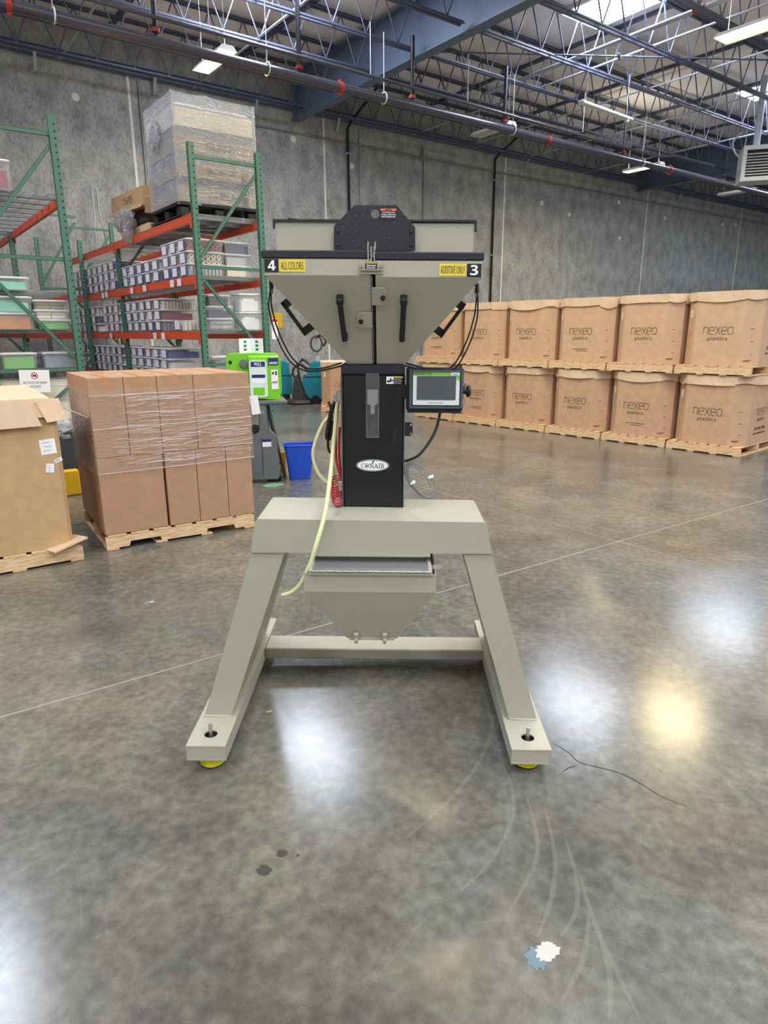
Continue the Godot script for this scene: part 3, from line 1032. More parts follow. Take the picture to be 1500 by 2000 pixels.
	for q in [[-0.125, 1.965], [-0.125, 1.918], [0.150, 1.965], [0.150, 1.918]]:
		s = ST()
		lathe(s, [Vector2(0, 0.004), Vector2(0.005, 0.003), Vector2(0.006, 0)], 10, Transform3D(Basis(Vector3.RIGHT, PI / 2), P(q[0], q[1], 0.486)))
		part("plate_bolt", fin(s), K, lp_or(t))
	s = ST()
	bx(s, P(0.064, 2.040, 0.4855), Vector3(0.060, 0.008, 0.001))
	var wl := part("warning_sticker", fin(s), M.sticker_orange, t)
	text("sticker_lettering", "WARNING", 0.0048, M.black, wl, P(0.064, 2.040, 0.4848), Basis.IDENTITY, 0.024, font_bold)
	for q in [["Do not lift with material", 2.031, 0.046], ["in hoppers. Tighten screws", 2.0235, 0.054], ["before lifting with plate", 2.016, 0.052]]:
		text("sticker_lettering", q[0], 0.0048, M.label_white, wl, P(0.064, q[1], 0.4853), Basis.IDENTITY, q[2], font_bold)
	# front stickers
	var ft := 0.149
	for q in [[-0.3205, 1.8125, "4"], [0.3505, 1.8005, "3"]]:
		s = ST()
		bx(s, P(q[0], q[1], ft), Vector3(0.047, 0.041, 0.001))
		var n := part("number_sticker", fin(s), M.black, t)
		text("number", q[2], 0.031, M.label_white, n, P(q[0], q[1], ft - 0.001), Basis.IDENTITY, 0.026, font_bold)
	for q in [[-0.252, 1.8125, "ALL COLORS", 0.088, 0.075], [0.2795, 1.802, "ADDITIVE ONLY", 0.089, 0.080]]:
		s = ST()
		bx(s, P(q[0], q[1], ft), Vector3(q[3], 0.038, 0.001))
		var n := part("contents_sticker", fin(s), M.sticker_yellow, t)
		text("lettering", q[2], 0.023, M.ink, n, P(q[0], q[1], ft - 0.001), Basis.IDENTITY, q[4])
	# centre latch bracket
	s = ST()
	prism(s, rounded(0.080, 0.028, 0.007, 4, Vector2(0.010, 1.812)), -0.134, -0.138)
	prism(s, rounded(0.082, 0.022, 0.007, 4, Vector2(0.010, 1.798)), -0.143, -0.149)
	var lb := part("latch_bracket", fin(s), B, t)
	s = ST()
	for e in [-1, 1]:
		tube(s, [P(0.010 + e * 0.032, 1.812, 0.139), P(0.010 + e * 0.032, 1.812, 0.128)], 0.0065, 10)
	part("latch_screw", fin(s), M.steel, lb)
	s = ST()
	bx(s, P(0.010, 1.8125, 0.1335), Vector3(0.040, 0.021, 0.001))
	var ls := part("latch_sticker", fin(s), M.black, lb)
	s = ST()
	bx(s, P(0.010, 1.8205, 0.1330), Vector3(0.037, 0.005, 0.001))
	bx(s, P(0.010, 1.8205, 0.1330), Vector3(0.037, 0.005, 0.001))
	lb.remove_child(ls); lb.add_child(ls, true)
	part("yellow_strip", fin(s), M.sticker_yellow, lb)
	text("sticker_lettering", "Tighten screws", 0.0052, M.label_white, lb, P(0.010, 1.8128, 0.1328), Basis.IDENTITY, 0.031, font_bold)
	text("sticker_lettering", "to secure door.", 0.0052, M.label_white, lb, P(0.010, 1.8060, 0.1328), Basis.IDENTITY, 0.030, font_bold)
	for x in [0.0, 0.010, 0.020]:
		s = ST()
		bx(s, P(x, 1.846, 0.140), Vector3(0.0045, 0.052, 0.008))
		part("latch_strap", fin(s), M.steel, t)
	for x in [-0.001, 0.022]:
		s = ST()
		prism(s, [Vector2(-0.003, 0), Vector2(0.003, 0), Vector2(0.003, 0.020), Vector2(0, 0.028)], -0.136, -0.140, Transform3D(Basis.IDENTITY, Vector3(x, 1.862, 0)))
		part("latch_prong", fin(s), B, t)
	# joining tabs on the sloped fronts: a frame that lies in the slope
	var sb := Basis(Vector3.RIGHT, 0.0)
	var ang := atan2(0.21, 0.293)
	sb = Basis(Vector3.RIGHT, ang)
	for q in [[0.036, 1.723, [Vector2(-0.026, -0.033), Vector2(0.026, -0.033), Vector2(0.026, 0.020), Vector2(0.016, 0.033), Vector2(-0.026, 0.033)], Vector2(0.013, -0.004)], [-0.016, 1.644, [Vector2(0.026, -0.027), Vector2(0.026, 0.033), Vector2(-0.018, 0.033), Vector2(-0.026, 0.025), Vector2(-0.026, -0.018), Vector2(-0.018, -0.027)], Vector2(-0.013, -0.001)]]:
		var f: float = 0.15 + (1.781 - q[1]) * 0.7167
		var xf := Transform3D(sb, P(q[0], q[1], f))
		s = ST()
		prism(s, q[2], 0.004, 0.009, xf)
		var tb := part("joining_tab", fin(s), B, t)
		s = ST()
		lathe(s, [Vector2(0, 0.010), Vector2(0.007, 0.008), Vector2(0.009, 0)], 12, xf * Transform3D(Basis(Vector3.RIGHT, PI / 2), Vector3(q[3].x, q[3].y, 0.009)))
		part("tab_knob", fin(s), M.black, tb)
	# black grip bars on the front slopes
	for x in [-0.093, 0.118]:
		var y := 1.655
		var xf := Transform3D(sb * Basis(Vector3.BACK, 0.06 if x < 0 else -0.02), P(x, y, 0.15 + (1.781 - y) * 0.7167))
		s = ST()
		cb(s, xf * Vector3(0, 0, 0.028), Vector3(0.019, 0.150, 0.009), 0.003, xf.basis)
		cb(s, xf * Vector3(0, 0.076, 0.016), Vector3(0.024, 0.024, 0.033), 0.003, xf.basis)
		cb(s, xf * Vector3(0, -0.076, 0.016), Vector3(0.020, 0.020, 0.033), 0.003, xf.basis)
		part("grip_bar", fin(s), M.black, t)
		s = ST()
		lathe(s, [Vector2(0, 0.004), Vector2(0.003, 0.003), Vector2(0.004, 0)], 8, Transform3D(sb * Basis(Vector3.RIGHT, PI / 2), P(x, 1.562, 0.15 + (1.781 - 1.562) * 0.7167 - 0.001)))
		part("screw", fin(s), M.steel, t)
	# side handles
	for q in [[Vector2(-0.341, 1.706), Vector2(-0.253, 1.586), -1.0], [Vector2(0.359, 1.704), Vector2(0.270, 1.582), 1.0]]:
		var a: Vector2 = q[0]
		var b: Vector2 = q[1]
		var dr := (b - a).normalized()
		var o := Vector2(-dr.y, dr.x) * (-1.0)
		if o.x * q[2] > 0: o = -o
		s = ST()
		var z0 := -0.43
		var z1 := -0.46
		prism(s, [a, a + dr * 0.028, a + dr * 0.028 + o * 0.056, a + o * 0.056], z0, z1)
		prism(s, [b, b - dr * 0.028, b - dr * 0.028 + o * 0.056, b + o * 0.056], z0, z1)
		prism(s, [a, a + o * 0.012, b + o * 0.012, b], z0, z1)
		part("side_handle", fin(s), M.black, t)
	# air fittings and thin black air tubes
	for q in [[-0.350, 1.775, -1.0, [P(-0.350, 1.755, 0.30), P(-0.352, 1.72, 0.30), P(-0.350, 1.68, 0.30), P(-0.328, 1.598, 0.30), P(-0.284, 1.508, 0.31), P(-0.229, 1.470, 0.33), P(-0.17, 1.472, 0.37), P(-0.11, 1.489, 0.40)]], [0.381, 1.765, 1.0, [P(0.381, 1.745, 0.30), P(0.379, 1.70, 0.30), P(0.373, 1.65, 0.30), P(0.348, 1.566, 0.30), P(0.305, 1.484, 0.32), P(0.25, 1.465, 0.36), P(0.13, 1.489, 0.42)]]]:
		s = ST()
		tube(s, [P(q[0] - q[2] * 0.012, q[1] + 0.006, 0.30), P(q[0], q[1], 0.30), P(q[0], q[1] - 0.026, 0.30)], 0.008, 8)
		var ft2 := part("air_fitting", fin(s), M.black, t)
		s = ST()
		tube(s, [P(q[0], q[1] - 0.026, 0.30), P(q[0], q[1] - 0.042, 0.30)], 0.006, 8)
		part("fitting_collar", fin(s), M.steel, ft2)
		s = ST()
		tube(s, spline(q[3]), 0.0030, 6)
		part("air_tube", fin(s), M.black, t)
		var pts := []
		for i in q[3].size():
			var v: Vector3 = q[3][i]
			pts.append(v + Vector3(-q[2] * 0.012 * sin(PI * i / (q[3].size() - 1.0)) * -1.0, -0.006 * i / 4.0, 0.008))
		s = ST()
		tube(s, spline(pts), 0.0030, 6)
		part("air_tube", fin(s), M.black, t)
	control_panel(t)
	lower_tray(t)
	hoses(t)

func lp_or(t: Node3D) -> Node3D:
	return t

func control_panel(t: Node3D) -> void:
	var s := ST()
	cb(s, P(0.2415, 1.397, 0.345), Vector3(0.212, 0.158, 0.055), 0.006)
	cb(s, P(0.240, 1.316, 0.34), Vector3(0.200, 0.012, 0.04), 0.004)
	var c := part("control_panel", fin(s), M.black, t)
	s = ST()
	for e in [-1, 1]:
		bx(s, P(0.2465 + e * 0.0945, 1.3985, 0.315), Vector3(0.008, 0.139, 0.007))
		bx(s, P(0.2465, 1.3985 + e * 0.0665, 0.315), Vector3(0.189, 0.007, 0.007))
	part("bezel", fin(s), M.bezel, c)
	s = ST()
	bx(s, P(0.2465, 1.4005, 0.3170), Vector3(0.173, 0.121, 0.002))
	part("screen_surround", fin(s), M.screen_white, c)
	s = ST()
	prism(s, [Vector2(0.160, 1.461), Vector2(0.333, 1.461), Vector2(0.333, 1.428), Vector2(0.322, 1.436), Vector2(0.318, 1.449), Vector2(0.160, 1.449)], -0.3145, -0.3157)
	part("screen_header", fin(s), M.screen_green, c)
	s = ST()
	prism(s, rounded(0.032, 0.011, 0.005, 5, Vector2(0.315, 1.4545)), -0.3132, -0.3144)
	part("header_logo", fin(s), M.label_white, c)
	text("header_lettering", "conair", 0.006, M.label_blue, c, P(0.315, 1.4545, 0.3128), Basis.IDENTITY, 0.022, font_serif)
	text("header_lettering", "TRUEBLEND\u2122 SB-4", 0.0062, M.ink_green, c, P(0.195, 1.4548, 0.3138), Basis.IDENTITY, 0.066)
	s = ST()
	bx(s, P(0.2465, 1.403, 0.3153), Vector3(0.145, 0.087, 0.002))
	part("touch_screen", fin(s), M.display, c)
	text("footer_lettering", "Touchscreen Controller", 0.005, M.badge_grey, c, P(0.2465, 1.3495, 0.3155), Basis.IDENTITY, 0.060)
	s = ST()
	tube(s, [P(0.345, 1.390, 0.345), P(0.362, 1.390, 0.345)], 0.012, 10)
	lathe(s, [Vector2(0, 0.0), Vector2(0.020, 0.0), Vector2(0.023, 0.004), Vector2(0.023, 0.010), Vector2(0.019, 0.014), Vector2(0, 0.014)], 16, Transform3D(Basis(Vector3.BACK, -PI / 2), P(0.362, 1.390, 0.345)))
	part("clamp_knob", fin(s), M.black, c)
	s = ST()
	cb(s, P(0.131, 1.385, 0.36), Vector3(0.022, 0.05, 0.03), 0.004)
	part("swivel_arm", fin(s), M.black, c)
	s = ST()
	tube(s, spline([P(0.345, 1.43, 0.35), P(0.357, 1.418, 0.345), P(0.352, 1.40, 0.36)]), 0.003, 5)
	tube(s, spline([P(0.35, 1.37, 0.35), P(0.358, 1.35, 0.35), P(0.348, 1.325, 0.35), P(0.325, 1.306, 0.35), P(0.30, 1.308, 0.35)]), 0.002, 5)
	part("ground_wire", fin(s), M.pale_steel, c)

func lower_tray(t: Node3D) -> void:
	var B: Material = M.blender_beige
	var s := ST()
	# open box, then the tapering chute
	bx(s, P(0.0075, 0.7205, 0.082), Vector3(0.480, 0.072, 0.003))
	bx(s, P(0.0075, 0.7205, 0.40), Vector3(0.480, 0.072, 0.003))
	for e in [-1, 1]: bx(s, P(0.0075 + e * 0.239, 0.7205, 0.241), Vector3(0.003, 0.072, 0.32))
	var tr := part("catch_hopper", fin(s), B, t)
	s = ST()
	bx8(s, [P(-0.084, 0.462, 0.16), P(0.110, 0.463, 0.16), P(0.110, 0.463, 0.30), P(-0.084, 0.462, 0.30), P(-0.232, 0.685, 0.0815), P(0.2475, 0.685, 0.0815), P(0.2475, 0.685, 0.40), P(-0.232, 0.685, 0.40)])
	part("chute", fin(s), B, tr)
	s = ST()
	bx(s, P(0.012, 0.462, 0.159), Vector3(0.175, 0.008, 0.016))
	part("gate_lip", fin(s), B, tr)
	for x in [-0.047, 0.062]:
		s = ST()
		cb(s, P(x, 0.478, 0.142), Vector3(0.020, 0.034, 0.014), 0.003, Basis(Vector3.RIGHT, 0.3))
		cb(s, P(x, 0.462, 0.136), Vector3(0.013, 0.022, 0.014), 0.003, Basis(Vector3.RIGHT, 0.3))
		part("toggle_latch", fin(s), B, tr)
	# hinged clear cover
	s = ST()
	bx(s, P(0.010, 0.770, 0.142), Vector3(0.420, 0.004, 0.150))
	part("clear_cover", fin(s), M.acrylic_grey, tr)
	s = ST()
	for e in [-1, 1]:
		bx8(s, [P(0.010 + e * 0.2165 - 0.006, 0.757, 0.066), P(0.010 + e * 0.2165 + 0.006, 0.757, 0.066), P(0.010 + e * 0.2165 + 0.006, 0.757, 0.22), P(0.010 + e * 0.2165 - 0.006, 0.757, 0.22), P(0.010 + e * 0.2165 - 0.006, 0.772, 0.066), P(0.010 + e * 0.2165 + 0.006, 0.772, 0.066), P(0.010 + e * 0.2165 + 0.006, 0.776, 0.22), P(0.010 + e * 0.2165 - 0.006, 0.776, 0.22)])
	bx(s, P(0.010, 0.7635, 0.068), Vector3(0.437, 0.012, 0.006))
	bx(s, P(0.010, 0.776, 0.218), Vector3(0.40, 0.008, 0.006))
	part("cover_frame", fin(s), B, tr)
	s = ST()
	for i in 15:
		tube(s, [P(-0.205 + i * 0.0288, 0.771, 0.063), P(-0.205 + i * 0.0288 + 0.026, 0.771, 0.063)], 0.0042, 8)
	part("piano_hinge", fin(s), M.steel, tr)
	s = ST()
	prism(s, rounded(0.052, 0.040, 0.014, 4, Vector2(0.247, -0.132)), 0.765, 0.768, Transform3D(Basis(Vector3.RIGHT, -PI / 2) * Basis.from_scale(Vector3(1, -1, 1)), Vector3.ZERO))
	part("pull_tab", fin(s), M.acrylic_grey, tr)
	for q in [[-0.224, 0.748], [-0.224, 0.693], [0.239, 0.748], [0.239, 0.693]]:
		s = ST()
		lathe(s, [Vector2(0, 0.002), Vector2(0.002, 0.0015), Vector2(0.0025, 0)], 8, Transform3D(Basis(Vector3.RIGHT, PI / 2), P(q[0], q[1], 0.0805)))
		part("rivet", fin(s), M.steel, tr)

func hoses(t: Node3D) -> void:
	var s := ST()
	tube(s, spline([P(-0.128, 1.35, 0.44), P(-0.134, 1.30, 0.43), P(-0.142, 1.22, 0.42), P(-0.150, 1.12, 0.38), P(-0.155, 1.03, 0.28), P(-0.158, 0.965, 0.15), P(-0.183, 0.873, 0.10), P(-0.212, 0.784, 0.10), P(-0.248, 0.705, 0.11), P(-0.288, 0.661, 0.13), P(-0.325, 0.642, 0.15)]), 0.0085, 8)
	part("cream_hose", fin(s), M.hose_cream, t)
	s = ST()
	tube(s, spline([P(-0.150, 1.29, 0.46), P(-0.190, 1.25, 0.46), P(-0.225, 1.17, 0.46), P(-0.233, 1.11, 0.46), P(-0.212, 1.045, 0.46), P(-0.172, 1.005, 0.46), P(-0.140, 0.992, 0.46), P(-0.115, 1.01, 0.46)]), 0.0075, 8)
	part("cream_hose", fin(s), M.hose_cream, t)
	s = ST()
	tube(s, spline([P(-0.150, 1.27, 0.48), P(-0.152, 1.20, 0.47), P(-0.158, 1.10, 0.47), P(-0.150, 1.02, 0.46), P(-0.128, 0.998, 0.45), P(-0.110, 1.01, 0.45)]), 0.007, 8)
	part("cream_hose", fin(s), M.hose_cream, t)
	s = ST()
	tube(s, spline([P(-0.118, 1.36, 0.45), P(-0.150, 1.32, 0.45), P(-0.166, 1.26, 0.45), P(-0.176, 1.20, 0.45), P(-0.168, 1.19, 0.46), P(-0.155, 1.25, 0.47), P(-0.140, 1.31, 0.48)]), 0.008, 8)
	part("black_hose", fin(s), M.black, t)
	s = ST()
	tube(s, spline([P(-0.170, 1.22, 0.45), P(-0.172, 1.16, 0.45), P(-0.164, 1.135, 0.45), P(-0.152, 1.15, 0.45), P(-0.150, 1.20, 0.45)]), 0.005, 8)
	tube(s, spline([P(-0.168, 1.335, 0.46), P(-0.158, 1.31, 0.45), P(-0.158, 1.28, 0.45)]), 0.005, 8)
	part("black_hose", fin(s), M.black, t)
	s = ST()
	tube(s, [P(-0.146, 1.305, 0.465), P(-0.147, 1.262, 0.465)], 0.010, 10)
	part("brass_coupling", fin(s), M.steel, t)
	# red coiled hose on the top cover
	s = ST()
	tube(s, spline([P(-0.148, 1.25, 0.47), P(-0.142, 1.18, 0.46), P(-0.138, 1.10, 0.44), P(-0.118, 1.035, 0.42)]), 0.0055, 6)
	tube(s, spline([P(-0.122, 1.24, 0.43), P(-0.126, 1.16, 0.43), P(-0.122, 1.08, 0.42), P(-0.112, 1.03, 0.42)]), 0.0055, 6)
	part("red_hose", fin(s), M.hose_red, t)
	s = ST()
	var coil := []
	for i in 120:
		var a := TAU * i / 14.0
		var k := i / 119.0
		coil.append(P(-0.140 + cos(a) * 0.021 + k * 0.012, 1.035 - k * 0.085 + 0.012 * sin(a), 0.39 + sin(a) * 0.040 - k * 0.02))
	tube(s, coil, 0.0034, 6)
	part("red_coil", fin(s), M.hose_red, t)
	# grey cable from the panel, looped beside the cabinet
	s = ST()
	tube(s, spline([P(0.268, 1.312, 0.37), P(0.258, 1.25, 0.39), P(0.238, 1.20, 0.40), P(0.195, 1.135, 0.42), P(0.150, 1.105, 0.45), P(0.130, 1.10, 0.46)]), 0.0055, 8)
	part("panel_cable", fin(s), M.dark_grey, t)
	for k in 3:
		var pts := []
		for i in 21:
			var a := TAU * i / 20.0 + 0.3
			var v := Vector2(cos(a) * (0.030 + k * 0.008), sin(a) * (0.076 + k * 0.007)).rotated(0.60 + k * 0.05)
			pts.append(P(0.199 + v.x + k * 0.002, 1.026 + v.y, 0.41 + k * 0.008))
		s = ST()
		tube(s, pts, 0.0027, 6)
		part("cable_loop", fin(s), M.hose_grey, t)
	s = ST()
	for q in [[0.240, 1.045], [0.168, 1.02]]:
		cb(s, P(q[0], q[1], 0.42), Vector3(0.022, 0.006, 0.04), 0.002, Basis(Vector3.BACK, 0.3))
	part("cable_tie", fin(s), M.label_white, t)

# ---------------------------------------------------------------- racks
func rack_frame(rack: Node3D, x0: float, x1: float, z: float, h: float) -> void:
	for x in [x0 + 0.04, x1 - 0.04]:
		var key := "post%s" % h
		if not meshes.has(key):
			var s := ST()
			# open channel post
			bx(s, Vector3(0, h / 2, 0.036), Vector3(0.08, h, 0.004))
			for e in [-1, 1]:
				bx(s, Vector3(e * 0.038, h / 2, 0), Vector3(0.004, h, 0.072))
				bx(s, Vector3(e * 0.028, h / 2, -0.034), Vector3(0.02, h, 0.004))
			bx(s, Vector3(0, 0.004, 0), Vector3(0.12, 0.008, 0.12))
			meshes[key] = fin(s)
			s = ST()
			var y := 0.12
			while y < h - 0.05:
				bx(s, Vector3(0.018, y, 0.0382), Vector3(0.015, 0.022, 0.001))
				bx(s, Vector3(-0.0402, y + 0.02, 0.014), Vector3(0.001, 0.024, 0.013))
				bx(s, Vector3(-0.0402, y, -0.012), Vector3(0.001, 0.024, 0.013))
				y += 0.0762
			meshes[key + "h"] = fin(s)
		var p := part("upright_post", meshes[key], M.rack_green, rack, Vector3(x, 0, z))
		var hh := part("post_slots", meshes[key + "h"], M.hole, p)
		hh.set_meta("kind", "stuff")
	var xa := x0 + 0.08
	var xb := x1 - 0.08
	for q in [[xa, 3.90, xb, 3.90], [xa, 2.50, xb, 2.50], [xa, 1.16, xb, 1.16], [xa, 0.2, xb, 0.2], [xb, 3.78, xa, 2.62], [xa, 2.36, xb, 1.30], [xb, 1.04, xa, 0.30]]:
		var a := Vector3(q[0], q[1], z)
		var b := Vector3(q[2], q[3], z)
		var d := (b - a)
		var bas := Basis(Vector3.BACK, atan2(d.y, d.x))
		var s := ST()
		bx(s, (a + b) / 2, Vector3(d.length() + 0.03, 0.042, 0.004), bas * Basis.IDENTITY)
		bx(s, (a + b) / 2 + bas * Vector3(0, 0.020, -0.012), Vector3(d.length() + 0.03, 0.004, 0.028), bas)
		bx(s, (a + b) / 2 + bas * Vector3(0, -0.020, -0.012), Vector3(d.length() + 0.03, 0.004, 0.028), bas)
		part("brace", fin(s), M.rack_green, rack)

func beam_mesh(l: float) -> ArrayMesh:
	var key := "beam%s" % l
	if not meshes.has(key):
		var s := ST()
		cb(s, Vector3(0, -0.012, 0), Vector3(0.048, 0.10, l), 0.006)
		bx(s, Vector3(-0.012, 0.045, 0), Vector3(0.024, 0.018, l))
		for e in [-1, 1]:
			bx(s, Vector3(-0.027, -0.03, e * (l / 2 - 0.01)), Vector3(0.006, 0.19, 0.075))
			bx(s, Vector3(-0.032, -0.11, e * (l / 2 - 0.01)), Vector3(0.006, 0.05, 0.03))
		meshes[key] = fin(s)
	return meshes[key]

func deck_mesh(l: float, w: float) -> Array:
	var key := "deck%s/%s" % [l, w]
	if not meshes.has(key):
		var s := ST()
		var n := int(l / 0.065)
		for i in n + 1:
			var z := -l / 2 + l * i / n
			bx(s, Vector3(0, 0.0, z), Vector3(w, 0.006, 0.006))
			for e in [-1, 1]: bx(s, Vector3(e * (w / 2 + 0.002), -0.022, z), Vector3(0.006, 0.05, 0.006))
		for i in 9:
			bx(s, Vector3(-w / 2 + w * i / 8.0, 0.006, 0), Vector3(0.006, 0.006, l))
		meshes[key] = fin(s)
		s = ST()
		for i in 9:
			var z := -l / 2 + l * (i + 0.5) / 9.0
			bx(s, Vector3(0, -0.008, z), Vector3(w - 0.06, 0.004, 0.05))
			for e in [-1, 1]: bx(s, Vector3(0, -0.024, z + e * 0.025), Vector3(w - 0.06, 0.036, 0.003))
		meshes[key + "c"] = fin(s)
	return [meshes[key], meshes[key + "c"]]

func rack(label: String, x0: float, x1: float, zs: Array, levels: Array, h: float, hs := {}) -> Node3D:
	var r := thing("pallet_rack", label, "pallet rack", Vector3.ZERO, 0.0, "")
	for i in zs.size(): rack_frame(r, x0, x1, zs[i], hs.get(i, h))
	for i in zs.size() - 1:
		var l: float = absf(zs[i] - zs[i + 1]) - 0.08
		var zm: float = (zs[i] + zs[i + 1]) / 2
		for y in levels:
			var b := part("beam", beam_mesh(l), M.rack_orange, r, Vector3(x0 + 0.02, y, zm))
			var b2 := part("beam", beam_mesh(l), M.rack_orange, r, Vector3(x1 - 0.02, y, zm))
			b2.rotation.y = PI
			var dk := deck_mesh(l - 0.02, x1 - x0 - 0.03)
			var d := part("wire_deck", dk[0], M.galvanised, r, Vector3((x0 + x1) / 2, y + 0.060, zm))
			part("deck_support", dk[1], M.galvanised, d)
	return r

# ---------------------------------------------------------------- storage bins
var bin_meshes := {}
func bin_parts(w: float, h: float, l: float) -> Dictionary:
	var key := "%s/%s/%s" % [w, h, l]
	if not bin_meshes.has(key):
		var d := {}
		var s := ST()
		var tb := 0.90
		var c := [[-1, -1], [1, -1], [1, 1], [-1, 1]]
		for i in 4:
			var a: Array = c[i]
			var b: Array = c[(i + 1) % 4]
			var p := [Vector3(a[0] * w / 2 * tb, 0.004, a[1] * l / 2 * tb), Vector3(b[0] * w / 2 * tb, 0.004, b[1] * l / 2 * tb), Vector3(b[0] * w / 2 * 0.97, h - 0.02, b[1] * l / 2 * 0.97), Vector3(a[0] * w / 2 * 0.97, h - 0.02, a[1] * l / 2 * 0.97)]
			quad(s, p[0], p[1], p[2], p[3], Vector3(a[0] + b[0], 0, a[1] + b[1]))
		bx(s, Vector3(0, 0.004, 0), Vector3(w * tb, 0.004, l * tb))
		d.tub = fin(s)
		s = ST()
		cb(s, Vector3(0, h - 0.011, 0), Vector3(w, 0.022, l), 0.007)
		cb(s, Vector3(0, h + 0.001, 0), Vector3(w * 0.86, 0.008, l * 0.90), 0.004)
		d.lid = fin(s)
		s = ST()
		bx(s, Vector3(-w * 0.14, h * 0.47, l / 2 * 0.95 + 0.002), Vector3(w * 0.54, h * 0.74, 0.003), Basis(Vector3.RIGHT, 0.03))
		d.card = fin(s)
		s = ST()
		bx(s, Vector3(-w * 0.14, h * 0.46, l / 2 * 0.95), Vector3(w * 0.58, h * 0.80, 0.003), Basis(Vector3.RIGHT, 0.03))
		d.sleeve = fin(s)
		# contents: loose blocks, upright sheets, or rolls
		s = ST()
		bx(s, Vector3(0, h * 0.34, 0), Vector3(w * 0.80, h * 0.58, l * 0.82))
		bx(s, Vector3(-w * 0.1, h * 0.68, l * 0.1), Vector3(w * 0.5, h * 0.14, l * 0.5), Basis(Vector3.UP, 0.2))
		d.blocks = fin(s)
		s = ST()
		for i in 9: bx(s, Vector3(0, h * 0.38, -l * 0.38 + l * 0.095 * i), Vector3(w * 0.80, h * (0.62 + 0.08 * (i % 3)), l * 0.06))
		d.sheets = fin(s)
		s = ST()
		for i in 6:
			for j in 2:
				for k in [-1, 1]:
					lathe(s, [Vector2(0.018, -w * 0.19), Vector2(h * 0.2, -w * 0.19), Vector2(h * 0.2, w * 0.19), Vector2(0.018, w * 0.19), Vector2(0.018, -w * 0.19)], 10, Transform3D(Basis(Vector3.BACK, PI / 2), Vector3(k * w * 0.2, h * (0.23 + 0.40 * j), -l * 0.36 + l * 0.144 * i)))
		d.rolls = fin(s)
		bin_meshes[key] = d
	return bin_meshes[key]

var fills := ["slate", "white", "white", "grey", "cream", "blue", "wine", "white", "orange", "grey", "cream", "charcoal", "white", "cream", "navy", "slate"]
func storage_bin(at: Vector3, turn: float, sz: Vector3, fill: String, kind: String, label: String, group: String, lid := "bin_lid", carded := true) -> Node3D:
	var t := thing("storage_bin", label, "storage bin", at, turn, group)
	var d := bin_parts(sz.x, sz.y, sz.z)
	part("tub", d.tub, M.bin_clear, t)
	if lid != "": part("lid", d.lid, M[lid], t)
	part("contents", d[kind], M["fill_" + fill], t)
	if carded:
		var sl := part("label_sleeve", d.sleeve, M.label_blue, t)
		part("label_card", d.card, M.label_white, sl)
	return t

const ORD := ["first", "second", "third", "fourth", "fifth", "sixth", "seventh", "eighth", "ninth", "tenth"]
# stacks of labelled bins facing the aisle of the rack on the right
func bin_block(z0: float, pitch: float, cols: int, rows: int, y: float, where: String, sd: int, x := 3.74, rowcut := {}) -> void:
	rng.seed = sd
	var sz := Vector3(pitch - 0.015, 0.166, 0.58)
	for c in cols:
		for r in int(rowcut.get(c, rows)):
			var pos: String = ("top" if r == rows - 1 else "bottom" if r == 0 else "middle") if rows == 3 else ("top" if r == rows - 1 else "bottom")
			var f: String = fills[rng.randi() % fills.size()]
			var kind: String = ["blocks", "sheets", "blocks", "rolls"][rng.randi() % 4]
			storage_bin(Vector3(x + sz.z / 2 + rng.randf() * 0.012, y + r * 0.168, z0 - c * pitch), -PI / 2 + rng.randf_range(-0.015, 0.015), sz, f, kind,
				"clear bin, white tag, %s row, %s from right, %s" % [pos, ORD[c], where], "clear bins with white tags")

